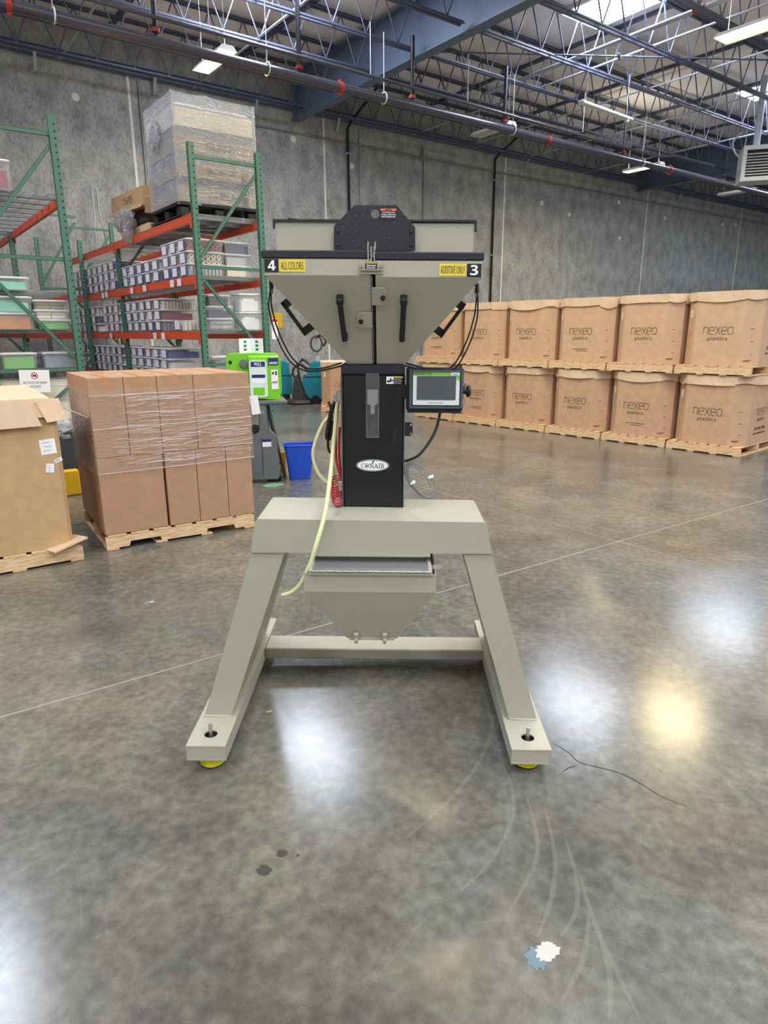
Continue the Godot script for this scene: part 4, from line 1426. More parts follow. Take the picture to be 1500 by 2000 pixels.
func racks() -> void:
	rack("green and orange pallet rack at the photo's left edge, green end frame nearest", 1.07, 2.14, [-9.4, -13.15, -16.9], [1.12, 1.60, 2.06, 3.19], 4.11, {1: 3.55, 2: 3.4})
	rack("green and orange pallet rack in the middle carrying the tall wrapped pallet", 3.76, 4.83, [-9.4, -13.15, -16.9], [0.80, 1.575, 2.335, 3.134], 4.07, {1: 3.2})
	var r := thing("rack_frame", "lone green rack frame with one top brace standing far back between the racks", "rack frame")
	rack_frame(r, 2.86, 3.74, -15.4, 3.46)
	# bins of the middle rack, bay by bay
	var y3 := 2.405
	bin_block(-9.85, 0.36, 3, 3, y3, "upper shelf beside the front post", 5)
	bin_block(-11.05, 0.40, 5, 2, y3, "upper shelf before the middle post", 6)
	bin_block(-13.45, 0.40, 8, 3, y3, "upper shelf beyond the middle post", 7)
	var y2 := 1.645
	bin_block(-11.15, 0.38, 5, 3, y2, "mid shelf before the middle post", 8)
	bin_block(-13.45, 0.38, 3, 3, y2, "mid shelf beyond the middle post", 9)
	bin_block(-15.15, 0.40, 4, 3, y2, "mid shelf far end", 10)
	var y1 := 0.870
	bin_block(-11.0, 0.40, 5, 3, y1, "low shelf before the middle post", 11)
	bin_block(-13.5, 0.40, 8, 3, y1, "low shelf beyond the middle post", 12)
	storage_bin(Vector3(4.05, y2, -10.25), -PI / 2, Vector3(0.40, 0.17, 0.62), "cream", "sheets", "open clear bin of cream sheets with a white tag behind the front green post", "", "")
	# loose bins seen through the end frame
	storage_bin(Vector3(4.19, y2, -9.83), 0.0, Vector3(0.42, 0.17, 0.42), "grey", "rolls", "clear bin of grey rolls, waist-high shelf, seen through the green end frame", "", "bin_lid", false)
	storage_bin(Vector3(4.19, y2 + 0.172, -9.86), 0.0, Vector3(0.42, 0.17, 0.42), "navy", "blocks", "clear bin of navy goods stacked behind the diagonal green brace", "", "bin_lid", false)
	storage_bin(Vector3(4.20, y2 + 0.344, -9.88), 0.0, Vector3(0.36, 0.16, 0.40), "charcoal", "rolls", "clear bin of black rolls topmost behind the diagonal green brace", "", "bin_lid", false)
	for k in 2:
		storage_bin(Vector3(4.62, y2 + k * 0.262, -9.66), 0.0, Vector3(0.40, 0.26, 0.36), "white", "blocks", ["large frosted white bin beside the green end post, lower of two", "large frosted white bin beside the green end post, upper of two"][k], "frosted white bins", "lid_white", false)
	for k in 3:
		storage_bin(Vector3(4.575, y3 + k * 0.168, -9.95), 0.0, Vector3(0.44, 0.166, 0.40), ["cream", "grey", "navy"][k], "sheets", "long clear bin at the rear of the upper shelf, %s of three" % ["lowest", "middle", "top"][k], "clear bins at the rear", "bin_lid", false)
	for k in 2:
		storage_bin(Vector3(4.35, y1 + k * 0.20, -9.75), 0.0, Vector3(0.80, 0.20, 0.42), "slate", "blocks", ["wide grey clear bin on the low shelf at the green end frame, lower", "wide grey clear bin on the low shelf at the green end frame, upper"][k], "wide low bins", "bin_lid", false)
	# tags on the beams
	var tl := [["upper", 2.325, [-10.0, -10.3, -11.6, -12.3, -13.9, -14.15]], ["waist-high", 1.565, [-10.9, -11.3, -13.9, -15.9]]]
	for q in tl:
		for i in q[2].size():
			var z: float = q[2][i]
			solo("beam_tag", box_mesh(Vector3(0.003, 0.10, 0.16)), M.label_white, "white paper tag stuck to the %s orange beam, %s from the right" % [q[0], ORD[i]], "paper tag", "white tags on the orange beams").position = Vector3(3.725, q[1], z)
	# left rack: seen under its decks
	var ya := 3.256
	storage_bin(Vector3(1.40, ya, -9.72), 0.05, Vector3(0.42, 0.33, 0.40), "wine", "blocks", "white-lidded clear bin with dark red goods on the highest left shelf", "", "lid_white", false)
	storage_bin(Vector3(1.24, ya + 0.335, -9.72), 0.0, Vector3(0.38, 0.24, 0.40), "lime", "sheets", "frosted bin with green goods topmost at the photo's left edge", "", "lid_white", false)
	var lb := [["orange", "sheets", 1.666, "clear bin of upright orange sheets at the photo's left edge"], ["aqua", "blocks", 1.86, "white-lidded bin of mint goods at the photo's left edge"]]
	for q in lb: storage_bin(Vector3(1.42, q[2], -9.70), 0.0, Vector3(0.46, 0.19, 0.42), q[0], q[1], q[3], "", "lid_white", false)
	storage_bin(Vector3(1.42, 2.126, -9.70), 0.0, Vector3(0.46, 0.15, 0.42), "aqua", "blocks", "white-lidded bin of pale green goods on the left rack's second shelf", "", "lid_white", false)
	var mb := [["cream", "rolls", "clear bin of white rolls beside the left green post, middle of three"], ["olive", "rolls", "clear bin of brown rolls beside the left green post, top of three"]]
	storage_bin(Vector3(1.88, 1.186, -9.72), 0.0, Vector3(0.40, 0.19, 0.42), "slate", "sheets", "dark clear bin low beside the left green post", "", "bin_lid", false)
	storage_bin(Vector3(1.88, 1.666, -9.72), 0.0, Vector3(0.40, 0.115, 0.42), "lime", "sheets", "clear bin of green goods beside the left green post, bottom of three", "", "bin_lid", false)
	for k in 2: storage_bin(Vector3(1.86, 1.783 + k * 0.117, -9.72), 0.0, Vector3(0.42, 0.115, 0.42), mb[k][0], mb[k][1], mb[k][2], "", "bin_lid", false)
	storage_bin(Vector3(1.42, 1.186, -9.72), 0.0, Vector3(0.42, 0.19, 0.40), "lime", "sheets", "clear bin of upright green sheets low on the left rack", "", "lid_white", false)
	# cream cartons below
	for k in 2:
		for j in 2:
			var s := ST()
			cb(s, Vector3(0, 0.13, 0), Vector3(0.44, 0.255, 0.5), 0.006)
			bx(s, Vector3(0, 0.262, 0), Vector3(0.45, 0.012, 0.51))
			bx(s, Vector3(0, 0.19, 0.2525), Vector3(0.44, 0.01, 0.004))
			solo("carton", fin(s), M.fill_cream, "cream carton behind the no food sign, %s %s" % [["lower", "upper"][j], ["left", "right"][k]], "carton", "cream cartons").position = Vector3(1.33 + k * 0.47, 0.50 + j * 0.27, -9.75)
	var sh := part("shelf_board", box_mesh(Vector3(1.0, 0.03, 3.6), 0.004), M.plain_wall, self, Vector3(1.605, 0.48, -11.3))
	tag(sh, "pale shelf board under the cream cartons", "shelf")
	# the sign
	var sg := thing("notice_sign", "white no food or drink sign hung on the left rack", "sign", Vector3(1.53, 1.035, -9.34))
	sg.rotation.z = -0.035
	part("board", box_mesh(Vector3(0.34, 0.275, 0.006)), M.label_white, sg)
	var s2 := ST()
	var ring := []
	for i in 25: ring.append(Vector3(cos(TAU * i / 24.0) * 0.036, 0.068 + sin(TAU * i / 24.0) * 0.036, 0.004))
	tube(s2, ring, 0.0045, 5)
	tube(s2, [Vector3(-0.025, 0.093, 0.004), Vector3(0.025, 0.043, 0.004)], 0.0045, 5)
	part("prohibition_ring", fin(s2), M.red, sg)
	s2 = ST()
	bx(s2, Vector3(-0.012, 0.062, 0.0035), Vector3(0.022, 0.012, 0.002))
	bx(s2, Vector3(-0.012, 0.072, 0.0035), Vector3(0.018, 0.005, 0.002))
	prism(s2, [Vector2(0.004, 0.055), Vector2(0.018, 0.055), Vector2(0.021, 0.082), Vector2(0.001, 0.082)], 0.003, 0.005)
	part("food_symbol", fin(s2), M.black, sg)
	text("sign_lettering", "NO FOOD OR DRINK", 0.028, M.black, sg, Vector3(0, -0.018, 0.004), Basis.IDENTITY, 0.27)
	text("sign_lettering", "ALLOWED", 0.028, M.black, sg, Vector3(0, -0.066, 0.004), Basis.IDENTITY, 0.125)

# ---------------------------------------------------------------- pallets
func pallet(label: String, l: float, w: float, at: Vector3, turn: float, notched: bool, group := "") -> Node3D:
	var t := thing("wooden_pallet", label, "pallet", at, turn, group)
	var key := "str%s/%s" % [l, notched]
	if not meshes.has(key):
		var s := ST()
		var n := [Vector2(-l / 2, 0.018), Vector2(l / 2, 0.018), Vector2(l / 2, 0.106), Vector2(-l / 2, 0.106)]
		if notched:
			n = [Vector2(-l / 2, 0.018), Vector2(-l * 0.36, 0.018), Vector2(-l * 0.35, 0.055), Vector2(-l * 0.16, 0.055), Vector2(-l * 0.15, 0.018), Vector2(l * 0.15, 0.018), Vector2(l * 0.16, 0.055), Vector2(l * 0.35, 0.055), Vector2(l * 0.36, 0.018), Vector2(l / 2, 0.018), Vector2(l / 2, 0.106), Vector2(-l / 2, 0.106)]
		prism(s, n, -0.019, 0.019)
		meshes[key] = fin(s)
	for e in [-1, 0, 1]:
		part("stringer", meshes[key], M.wood, t, Vector3(0, 0, e * (w / 2 - 0.02)))
	rng.seed = hash(label)
	for i in 7:
		part("deck_board", box_mesh(Vector3(l / 7.0 - 0.034, 0.016, w), 0.002), M.wood_across, t, Vector3(-l / 2 + l / 14.0 + i * l / 7.0 * 0.998, 0.1142, rng.randf_range(-0.004, 0.004)))
	for i in 4:
		part("bottom_board", box_mesh(Vector3(0.09, 0.016, w), 0.002), M.wood_across, t, Vector3(-l / 2 + 0.046 + i * (l - 0.092) / 3.0, 0.0095, 0))
	return t

func logo_mesh() -> ArrayMesh:
	if meshes.has("logo"): return meshes["logo"]
	var s := ST()
	# letters drawn as hollow strokes: widths in em, two thin lines per stroke
	var rr := func(x0: float, y0: float, x1: float, y1: float, r: float, a0: int, a1: int) -> Array:
		var c := [Vector2(x1 - r, y1 - r), Vector2(x0 + r, y1 - r), Vector2(x0 + r, y0 + r), Vector2(x1 - r, y0 + r)]
		var o := []
		for q in range(a0, a1):
			for k in 4:
				var a := PI / 2 * (q + k / 3.0)
				o.append(c[q % 4] + Vector2(cos(a), sin(a)) * r)
		return o
	var strokes := []
	# n
	strokes.append([Vector2(0.02, 0), Vector2(0.02, 0.62)])
	var nn: Array = rr.call(0.02, -0.4, 0.42, 0.62, 0.14, 0, 2)
	nn.reverse()
	strokes.append(nn + [Vector2(0.42, 0)])
	# e
	for x in [0.56, 1.66]:
		var e: Array = rr.call(x, 0.0, x + 0.42, 0.62, 0.14, 0, 4)
		e.remove_at(e.size() - 1)
		strokes.append([Vector2(x, 0.30), Vector2(x + 0.42, 0.30)] + e.slice(0, 8) + e.slice(8, 12) + [Vector2(x + 0.38, 0.0)])
	# X
	strokes.append([Vector2(1.08, -0.06), Vector2(1.54, 0.70)])
	strokes.append([Vector2(1.08, 0.70), Vector2(1.54, -0.06)])
	# o
	var o: Array = rr.call(2.20, 0.0, 2.64, 0.62, 0.14, 0, 4)
	strokes.append(o + [o[0]])
	var w := 2.64
	for st in strokes:
		for i in st.size() - 1:
			var a: Vector2 = st[i] - Vector2(w / 2, 0.3)
			var b: Vector2 = st[i + 1] - Vector2(w / 2, 0.3)
			if a.distance_to(b) < 1e-4: continue
			var d: Vector2 = (b - a).normalized()
			var nrm := Vector2(-d.y, d.x)
			for e in [-1, 1]:
				var c: Vector2 = nrm * 0.030 * e
				var h := nrm * 0.011
				var p := [a + c - h - d * 0.01, b + c - h + d * 0.01, b + c + h + d * 0.01, a + c + h - d * 0.01]
				quad(s, Vector3(p[0].x, p[0].y, 0), Vector3(p[1].x, p[1].y, 0), Vector3(p[2].x, p[2].y, 0), Vector3(p[3].x, p[3].y, 0), Vector3.BACK)
	meshes["logo"] = fin(s)
	return meshes["logo"]

# an eight-sided bulk box with a capping lid; its long printed side faces local +z
func octagon(w: float, d: float, c: float) -> Array:
	return [Vector2(-w / 2 + c, d / 2), Vector2(w / 2 - c, d / 2), Vector2(w / 2, d / 2 - c), Vector2(w / 2, -d / 2 + c), Vector2(w / 2 - c, -d / 2), Vector2(-w / 2 + c, -d / 2), Vector2(-w / 2, -d / 2 + c), Vector2(-w / 2, d / 2 - c)]

func bulk_box(label: String, at: Vector3, turn: float, w: float, d: float, h: float, sd: int, ends: bool, group: String) -> Node3D:
	var t := thing("bulk_box", label, "cardboard box", at, turn, group)
	var flat := Transform3D(Basis(Vector3.RIGHT, PI / 2), Vector3.ZERO)
	var key := "bulk%s/%s/%s" % [w, d, h]
	if not meshes.has(key):
		var s := ST()
		prism(s, octagon(w, d, 0.17), 0.0, -h, flat)
		meshes[key] = fin(s)
	part("box_body", meshes[key], [M.card_warm, M.card_brown][sd % 2], t)
	# lid: a top sheet and one drooping flap on each side
	rng.seed = sd * 13 + 5
	var s := ST()
	var oc := octagon(w + 0.03, d + 0.03, 0.175)
	prism(s, oc, -h - 0.004, -h - 0.012, flat)
	var lid := part("box_lid", fin(s), M.card_lid, t)
	for i in 8:
		var a: Vector2 = oc[i]
		var b: Vector2 = oc[(i + 1) % 8]
		var o := ((a + b) * 0.5).normalized()
		var n := 5
		s = ST()
		var drop := rng.randf_range(0.085, 0.125)
		var sag := rng.randf_range(-0.03, 0.035)
		var out := rng.randf_range(0.004, 0.022)
		for k in n:
			var u0 := float(k) / n
			var u1 := float(k + 1) / n
			var p := []
			for u in [u0, u1]:
				var q := a.lerp(b, u)
				var dr := drop + sag * sin(PI * u)
				var ot: float = out * sin(PI * u)
				p.append(Vector3(q.x, h + 0.008, q.y))
				p.append(Vector3(q.x + o.x * ot, h - dr, q.y + o.y * ot))
			var oo := Vector3(o.x, 0, o.y)
			quad(s, p[0], p[2], p[3], p[1], oo)
			quad(s, p[0] - oo * 0.005, p[2] - oo * 0.005, p[3] - oo * 0.005, p[1] - oo * 0.005, -oo)
			quad(s, p[1], p[3], p[3] - oo * 0.005, p[1] - oo * 0.005, Vector3.DOWN)
		part("lid_flap", fin(s), M.card_lid, lid)
	# print
	var lw := w * 0.40
	var spots := [[Vector3(0, h * 0.48, d / 2 + 0.002), Basis.IDENTITY]]
	if ends: spots.append([Vector3(w / 2 + 0.002, h * 0.48, 0), Basis(Vector3.UP, PI / 2)])
	for q in spots:
		var lg := part("printed_logo", logo_mesh(), M.ink, t)
		lg.transform = Transform3D(q[1] * Basis.from_scale(Vector3(lw / 2.64, lw / 2.64, 1)), q[0])
		text("printed_word", "plastics", 0.046, M.ink, t, q[0] + Vector3(0, -0.098, 0) , q[1], lw * 0.66, font_sans, 0.0005)
		if ends and q[1] != Basis.IDENTITY:
			text("printed_number", "833-446-3686", 0.042, M.ink_green, t, q[0] + Vector3(0, -0.22, 0), q[1], 0.36, font_bold, 0.0005)
			text("printed_address", "www.nexeoplastics.com", 0.026, M.ink_green, t, q[0] + Vector3(0, -0.285, 0), q[1], 0.40, font_bold, 0.0005)
	# small print on the chamfer
	s = ST()
	var mid := Vector3((w - 0.17) / 2, 0, (d - 0.17) / 2)
	var fb := Basis(Vector3.UP, PI / 4)
	for k in 3: bx(s, mid + Vector3(0, h * (0.50 - 0.17 * k), 0) + fb * Vector3(0.01 * k, 0, 0.0015), Vector3(0.04 - 0.008 * k, 0.007, 0.001), fb)
	bx(s, mid + Vector3(0, h * 0.075, 0) + fb * Vector3(-0.02, 0, 0.0015), Vector3(0.10, 0.008, 0.001), fb)
	bx(s, mid + Vector3(0, h * 0.06, 0) + fb * Vector3(-0.03, 0, 0.0015), Vector3(0.07, 0.006, 0.001), fb)
	part("small_print", fin(s), M.ink, t).set_meta("kind", "stuff")
	if sd % 3 == 0:
		s = ST()
		for k in 3: bx(s, Vector3(-0.02 + 0.05 * k, h * (0.20 - 0.03 * (k % 2)), d / 2 + 0.0015), Vector3(0.22 - 0.04 * k, 0.006, 0.001), Basis(Vector3.BACK, 0.03 - 0.03 * k))
		part("scuff", fin(s), M.card_dark, t)
	s = ST()
	bx(s, Vector3(-w / 2 + 0.07, h * 0.72, d / 2 - 0.10) , Vector3(0.05, 0.10, 0.002), Basis(Vector3.UP, -PI / 4))
	var tagp := part("paper_label", fin(s), M.label_white, t)
	tagp.position = Vector3(-0.0015, 0, 0.0015)
	return t

func bulk_boxes() -> void:
	var rows := ["nearest the camera", "second nearest", "third nearest", "fourth nearest", "fifth nearest", "sixth nearest"]
	var lean := 0.075
	for i in 6:
		var z0 := -4.08 - i * 1.018
		var zc := z0 - 0.5
		var x0 := 8.80 - 0.082 * (i + 0.5)
		for tier in 2:
			var wd := "lower" if tier == 0 else "upper"
			var y := 0.0 if tier == 0 else 1.035
			pallet("wooden pallet under the %s bulk box %s in the right row" % [wd, rows[i]], 0.995, 1.2, Vector3(x0 + 0.60, y, zc), -PI / 2 + lean, false, "pallets of the bulk box row")
			bulk_box("brown bulk box, %s tier, %s in the right row" % [wd, rows[i]], Vector3(x0 + 0.60 + (0.02 if tier else 0.0), y + 0.124, zc + 0.0), -PI / 2 + lean, 0.95, 1.12, 0.895 if tier == 0 else 0.92, i * 2 + tier + 1, i == 0, "brown printed bulk boxes")
	pallet("wooden pallet under the lone bulk box between scrubber and blender", 1.0, 1.2, Vector3(7.98, 0, -12.14), -0.55, false)
	bulk_box("lone single-height bulk box beside the teal floor scrubber", Vector3(7.98, 0.124, -12.14), -0.55, 0.95, 1.1, 0.88, 20, false, "")

func film_box(s: SurfaceTool, c: Vector3, z: Vector3, sd: int, wob: float, top := true) -> void:
	var ns := noise(1.6, 2, sd)
	var nn := 14
	var h := z / 2
	var sides := [[Vector3(-h.x, 0, h.z), Vector3(h.x, 0, h.z)], [Vector3(h.x, 0, h.z), Vector3(h.x, 0, -h.z)], [Vector3(h.x, 0, -h.z), Vector3(-h.x, 0, -h.z)], [Vector3(-h.x, 0, -h.z), Vector3(-h.x, 0, h.z)]]
	for q in sides:
		var o: Vector3 = (q[0] + q[1]).normalized()
		var g := []
		for i in nn + 1:
			var col := []
			for j in nn + 1:
				var p: Vector3 = q[0].lerp(q[1], float(i) / nn) + Vector3(0, -h.y + z.y * j / nn, 0)
				var e := wob * (0.5 + 0.5 * ns.get_noise_3d(p.x, p.y * 3.0, p.z))
				if i == 0 or i == nn: e = wob * 0.3
				col.append(c + p + o * e)
			g.append(col)
		for i in nn:
			for j in nn:
				quad(s, g[i][j], g[i + 1][j], g[i + 1][j + 1], g[i][j + 1], o, 2)
	if top:
		quad(s, c + Vector3(-h.x, h.y, -h.z), c + Vector3(h.x, h.y, -h.z), c + Vector3(h.x, h.y, h.z), c + Vector3(-h.x, h.y, h.z), Vector3.UP, 3)

func carton(label: String, z: Vector3, at: Vector3, m: Material, group: String, parent_turn := 0.0) -> Node3D:
	var t := thing("carton", label, "carton", at, parent_turn, group)
	part("box_body", box_mesh(z, 0.004), m, t, Vector3(0, z.y / 2, 0))
	part("top_tape", box_mesh(Vector3(0.05, 0.001, z.z * 0.98)), M.tape, t, Vector3(0, z.y + 0.0005, 0))
	part("front_tape", box_mesh(Vector3(0.05, 0.07, 0.001)), M.tape, t, Vector3(0, z.y - 0.036, z.z / 2 + 0.0004))
	return t

func front_cartons() -> void:
	var a := deg_to_rad(-4.0)
	var o := Vector3(1.165, 0, -5.09)
	var b := Basis(Vector3.UP, a)
	pallet("notched wooden pallet under the film-wrapped carton stack at left", 1.19, 1.0, o + b * Vector3(0.595, 0, -0.50), a, true)
	var rows := [["upper", 0.715, [0.0, 0.245, 0.485, 0.76, 1.215]], ["lower", 0.125, [0.0, 0.475, 0.49, 0.735, 0.98, 1.20]]]
	for r in rows:
		var xs: Array = r[2]
		var n := 0
		for i in xs.size() - 1:
			var w: float = xs[i + 1] - xs[i]
			if w < 0.1: continue
			n += 1
			var h := 0.583 if r[0] == "upper" else 0.587
			carton("tan carton in the wrapped stack, front %s row, %s from the left" % [r[0], ORD[n - 1]], Vector3(w - 0.004, h, 0.49), o + b * Vector3((xs[i] + xs[i + 1]) / 2, r[1], -0.25), M.card_tan, "tan cartons of the wrapped stack", a)
		for k in 3:
			var h := 0.583 if r[0] == "upper" else 0.587
			carton("tan carton in the wrapped stack, back %s row, %s from the left" % [r[0], ORD[k]], Vector3(0.396, h, 0.47), o + b * Vector3(0.2 + 0.4 * k, r[1], -0.74), M.card_tan, "tan cartons of the wrapped stack", a)
	var f := thing("stretch_film", "shiny clear stretch film around the tan carton stack", "stretch film", o, a)
	var s := ST()
	film_box(s, Vector3(0.605, 0.90, -0.49), Vector3(1.225, 0.62, 0.985), 3, 0.010, false)
	part("film_wrap", fin(s), M.film, f)
	s = ST()
	rng.seed = 8
	for k in 150:
		var y := rng.randf_range(0.62, 1.17)
		var x := rng.randf_range(0.12, 1.0)
		var l := rng.randf_range(0.06, 0.34)
		tube(s, [Vector3(x, y, 0.014), Vector3(minf(x + l * 0.5, 1.2), y + rng.randf_range(-0.006, 0.012), 0.017), Vector3(minf(x + l, 1.21), y + rng.randf_range(-0.012, 0.02), 0.014)], rng.randf_range(0.0006, 0.0017), 4, false)
	for y in [1.17, 0.60, 0.93]: tube(s, [Vector3(0.0, y, 0.013), Vector3(0.6, y + 0.004, 0.015), Vector3(1.215, y + 0.012, 0.013)], 0.002, 4, false)
	var fr := part("film_ridge", fin(s), M.film_white, f)
	fr.set_meta("kind", "stuff")

func left_gaylord() -> void:
	var t := thing("open_bulk_box", "large tan bulk box with a loose lid at the photo's left edge", "cardboard box", Vector3(0.30, 0.125, -5.60), 0.0)
	var flat := Transform3D(Basis(Vector3.RIGHT, PI / 2), Vector3.ZERO)
	var s := ST()
	prism(s, octagon(1.26, 1.16, 0.03), 0, -0.93, flat)
	part("box_body", fin(s), M.card_gold, t)
	# lid with a folded corner
	s = ST()
	bx8(s, [Vector3(-0.68, 0.93, 0.62), Vector3(0.665, 0.93, 0.60), Vector3(0.665, 0.94, -0.60), Vector3(-0.68, 0.94, -0.60), Vector3(-0.68, 1.055, 0.60), Vector3(0.60, 1.055, 0.56), Vector3(0.64, 1.075, -0.60), Vector3(-0.68, 1.075, -0.60)])
	var lid := part("box_lid", fin(s), M.card_lid, t)
	s = ST()
	bx8(s, [Vector3(-0.68, 0.865, 0.63), Vector3(0.52, 0.875, 0.625), Vector3(0.52, 0.875, 0.62), Vector3(-0.68, 0.865, 0.62), Vector3(-0.68, 1.05, 0.605), Vector3(0.46, 1.05, 0.602), Vector3(0.46, 1.05, 0.597), Vector3(-0.68, 1.05, 0.60)])
	part("lid_flap", fin(s), M.card_lid, lid)
	s = ST()
	bx8(s, [Vector3(0.555, 0.895, 0.622), Vector3(0.685, 0.905, 0.60), Vector3(0.685, 0.905, 0.59), Vector3(0.555, 0.895, 0.61), Vector3(0.50, 1.045, 0.60), Vector3(0.655, 1.05, 0.57), Vector3(0.655, 1.05, 0.56), Vector3(0.50, 1.045, 0.59)])
	part("lid_flap", fin(s), M.card_lid, lid)
	s = ST()
	bx8(s, [Vector3(0.66, 0.99, 0.50), Vector3(0.86, 0.885, 0.45), Vector3(0.86, 0.885, -0.2), Vector3(0.66, 0.99, -0.4), Vector3(0.66, 1.0, 0.50), Vector3(0.862, 0.892, 0.45), Vector3(0.862, 0.892, -0.2), Vector3(0.66, 1.0, -0.4)])
	part("raised_flap", fin(s), M.card_lid, lid)
	for q in [[0.545, 0.725, 0.10, 0.105, 0.06], [0.60, 0.625, 0.05, 0.026, 0.4], [0.54, 0.575, 0.05, 0.062, -0.15]]:
		s = ST()
		bx(s, Vector3(q[0], q[1], 0.5815), Vector3(q[2], q[3], 0.002), Basis(Vector3.BACK, q[4]))
		var pl := part("paper_label", fin(s), M.label_white, t)
		s = ST()
		for k in 3: bx(s, Vector3(q[0] - 0.008 + 0.008 * (k % 2), q[1] + q[3] * (0.28 - 0.26 * k), 0.583), Vector3(q[2] * 0.5, 0.0035, 0.001), Basis(Vector3.BACK, q[4]))
		part("label_print", fin(s), M.badge_grey, pl)
	for y in [0.60, 0.42]:
		s = ST()
		bx(s, Vector3(0.13, y, 0.5812), Vector3(0.12, 0.07, 0.001), Basis(Vector3.BACK, 0.03))
		part("tape_strip", fin(s), M.tape, t)
	pallet("wooden pallet under the large tan bulk box at the photo's left edge", 1.22, 1.06, Vector3(0.37, 0, -5.53), 0.0, false)
	s = ST()
	bx(s, Vector3(0.87, 0.140, -5.03), Vector3(0.26, 0.012, 0.18), Basis(Vector3.BACK, 0.18) * Basis(Vector3.UP, 0.3))
	solo("cardboard_scrap", fin(s), M.card_lid, "bent cardboard scrap on the pallet corner below the tan bulk box", "cardboard scrap")

func wrapped_pallet() -> void:
	# black plastic pallet with feet
	var at := Vector3(4.34, 3.205, -10.36)
	var t := thing("plastic_pallet", "black plastic pallet under the wrapped tower on the middle rack", "pallet", at)
	part("deck", box_mesh(Vector3(1.24, 0.05, 1.22), 0.01), M.black, t, Vector3(0, 0.165, 0))
	for x in [-0.52, 0, 0.52]:
		for z in [-0.5, 0, 0.5]:
			part("foot", box_mesh(Vector3(0.15, 0.14, 0.15), 0.02), M.black, t, Vector3(x, 0.07, z))
	for x in [-0.52, 0, 0.52]: part("runner", box_mesh(Vector3(0.15, 0.02, 1.2), 0.004), M.black, t, Vector3(x, 0.012, 0))
	var y := 3.40
	for k in 4:
		for j in 2:
			var h := 0.205 if k < 3 else 0.24
			var c := thing("carton", "grey-tan carton in the wrapped tower, %s layer, %s half" % [["bottom", "second", "third", "top"][k], ["near", "far"][j]], "carton", Vector3(4.34, y, -10.07 - j * 0.585), 0.0, "cartons of the wrapped tower")
			part("box_body", box_mesh(Vector3(1.17, h, 0.575), 0.005), M.card_grey if k < 3 else M.fill_cream, c, Vector3(0, h / 2, 0))
			part("box_tray", box_mesh(Vector3(1.14, 0.11 if k < 3 else 0.02, 0.55), 0.005), M.fill_slate, c, Vector3(0, h + (0.055 if k < 3 else 0.01), 0))
			if j == 0 and k < 3: text("box_lettering", "ALPLA", 0.085, M.ink_blue, c, Vector3(0.06, h * 0.55, 0.289), Basis.IDENTITY, 0.44, font_bold)
		y += 0.318
	var pk := part("top_bag", box_mesh(Vector3(1.10, 0.15, 1.08), 0.03), M.fill_white, t, Vector3(0, 1.38, 0))
	pk.set_meta("label", "bagged white goods on top of the tower")
	var f := thing("stretch_film", "cloudy shiny stretch film around the tall carton tower on the rack", "stretch film", Vector3(4.34, 3.36, -10.36))
	var s := ST()
	film_box(s, Vector3(0, 0.70, 0), Vector3(1.20, 1.40, 1.18), 14, 0.03)
	part("film_wrap", fin(s), M.film_cloudy, f)
	s = ST()
	rng.seed = 19
	for k in 260:
		var u := rng.randf_range(-0.56, 0.40)
		var v := rng.randf_range(0.05, 1.36)
		var l := rng.randf_range(0.05, 0.28)
		var up := rng.randf_range(-0.05, 0.03) if k % 9 else rng.randf_range(-0.15, 0.15)
		var r := rng.randf_range(0.0012, 0.0036)
		if k % 3: tube(s, [Vector3(u, v, 0.612), Vector3(u + l * 0.5, v + up * 0.4, 0.617), Vector3(u + l, v + up, 0.612)], r, 4, false)
		else: tube(s, [Vector3(-0.622, v, -u), Vector3(-0.627, v + up * 0.4, -u - l * 0.5), Vector3(-0.622, v + up, -u - l)], r, 4, false)
	part("film_ridge", fin(s), M.film_white, f).set_meta("kind", "stuff")
	s = ST()
	lump(s, Vector3(0, 1.39, 0), Vector3(0.60, 0.07, 0.58), 44, 0.3)
	lump(s, Vector3(-0.63, 0.98, -0.1), Vector3(0.03, 0.18, 0.18), 45, 0.5)
	part("loose_film", fin(s), M.film_cloudy, f)
	for q in [[-0.6, 0.6], [0.6, 0.6]]:
		part("corner_board", box_mesh(Vector3(0.035, 1.42, 0.035)), M.film_cloudy, f, Vector3(q[0] * 1.005, 0.70, q[1] * 0.985))
	# torn box beside it
	var bd := thing("plastic_bundle", "dark bundle under the long torn carton on the middle rack", "bundle", Vector3(4.20, 3.345, -12.25))
	part("bundle_body", box_mesh(Vector3(0.72, 0.21, 1.5), 0.03), M.card_dark, bd, Vector3(0, 0.105, 0))
	var b := thing("torn_carton", "long torn tan carton marked 15/85 beside the wrapped tower", "carton", Vector3(4.16, 3.585, -12.25))
	b.rotation.x = 0.03
	s = ST()
	bx(s, Vector3(0, 0.15, 0), Vector3(0.80, 0.29, 1.72))
	part("box_body", fin(s), M.card_gold, b)
	s = ST()
	bx(s, Vector3(-0.25, 0.02, 0.90), Vector3(0.26, 0.25, 0.006), Basis(Vector3.RIGHT, 0.35))
	part("box_flap", fin(s), M.card_lid, b)
	s = ST()
	bx(s, Vector3(-0.41, 0.03, 0), Vector3(0.006, 0.10, 1.70), Basis(Vector3.BACK, -0.5))
	part("box_flap", fin(s), M.card_gold, b)
	text("box_lettering", "15/85", 0.11, M.ink, b, Vector3(-0.402, 0.16, 0.1), Basis(Vector3.UP, -PI / 2), 0.5)
	pallet("small wooden pallet under the long torn carton on the middle rack", 1.5, 0.85, Vector3(4.25, 3.205, -12.15), PI / 2, false)
	var pf := thing("plastic_film", "crumpled clear plastic film hanging over the orange beam", "plastic film", Vector3(3.72, 3.42, -12.25))
	s = ST()
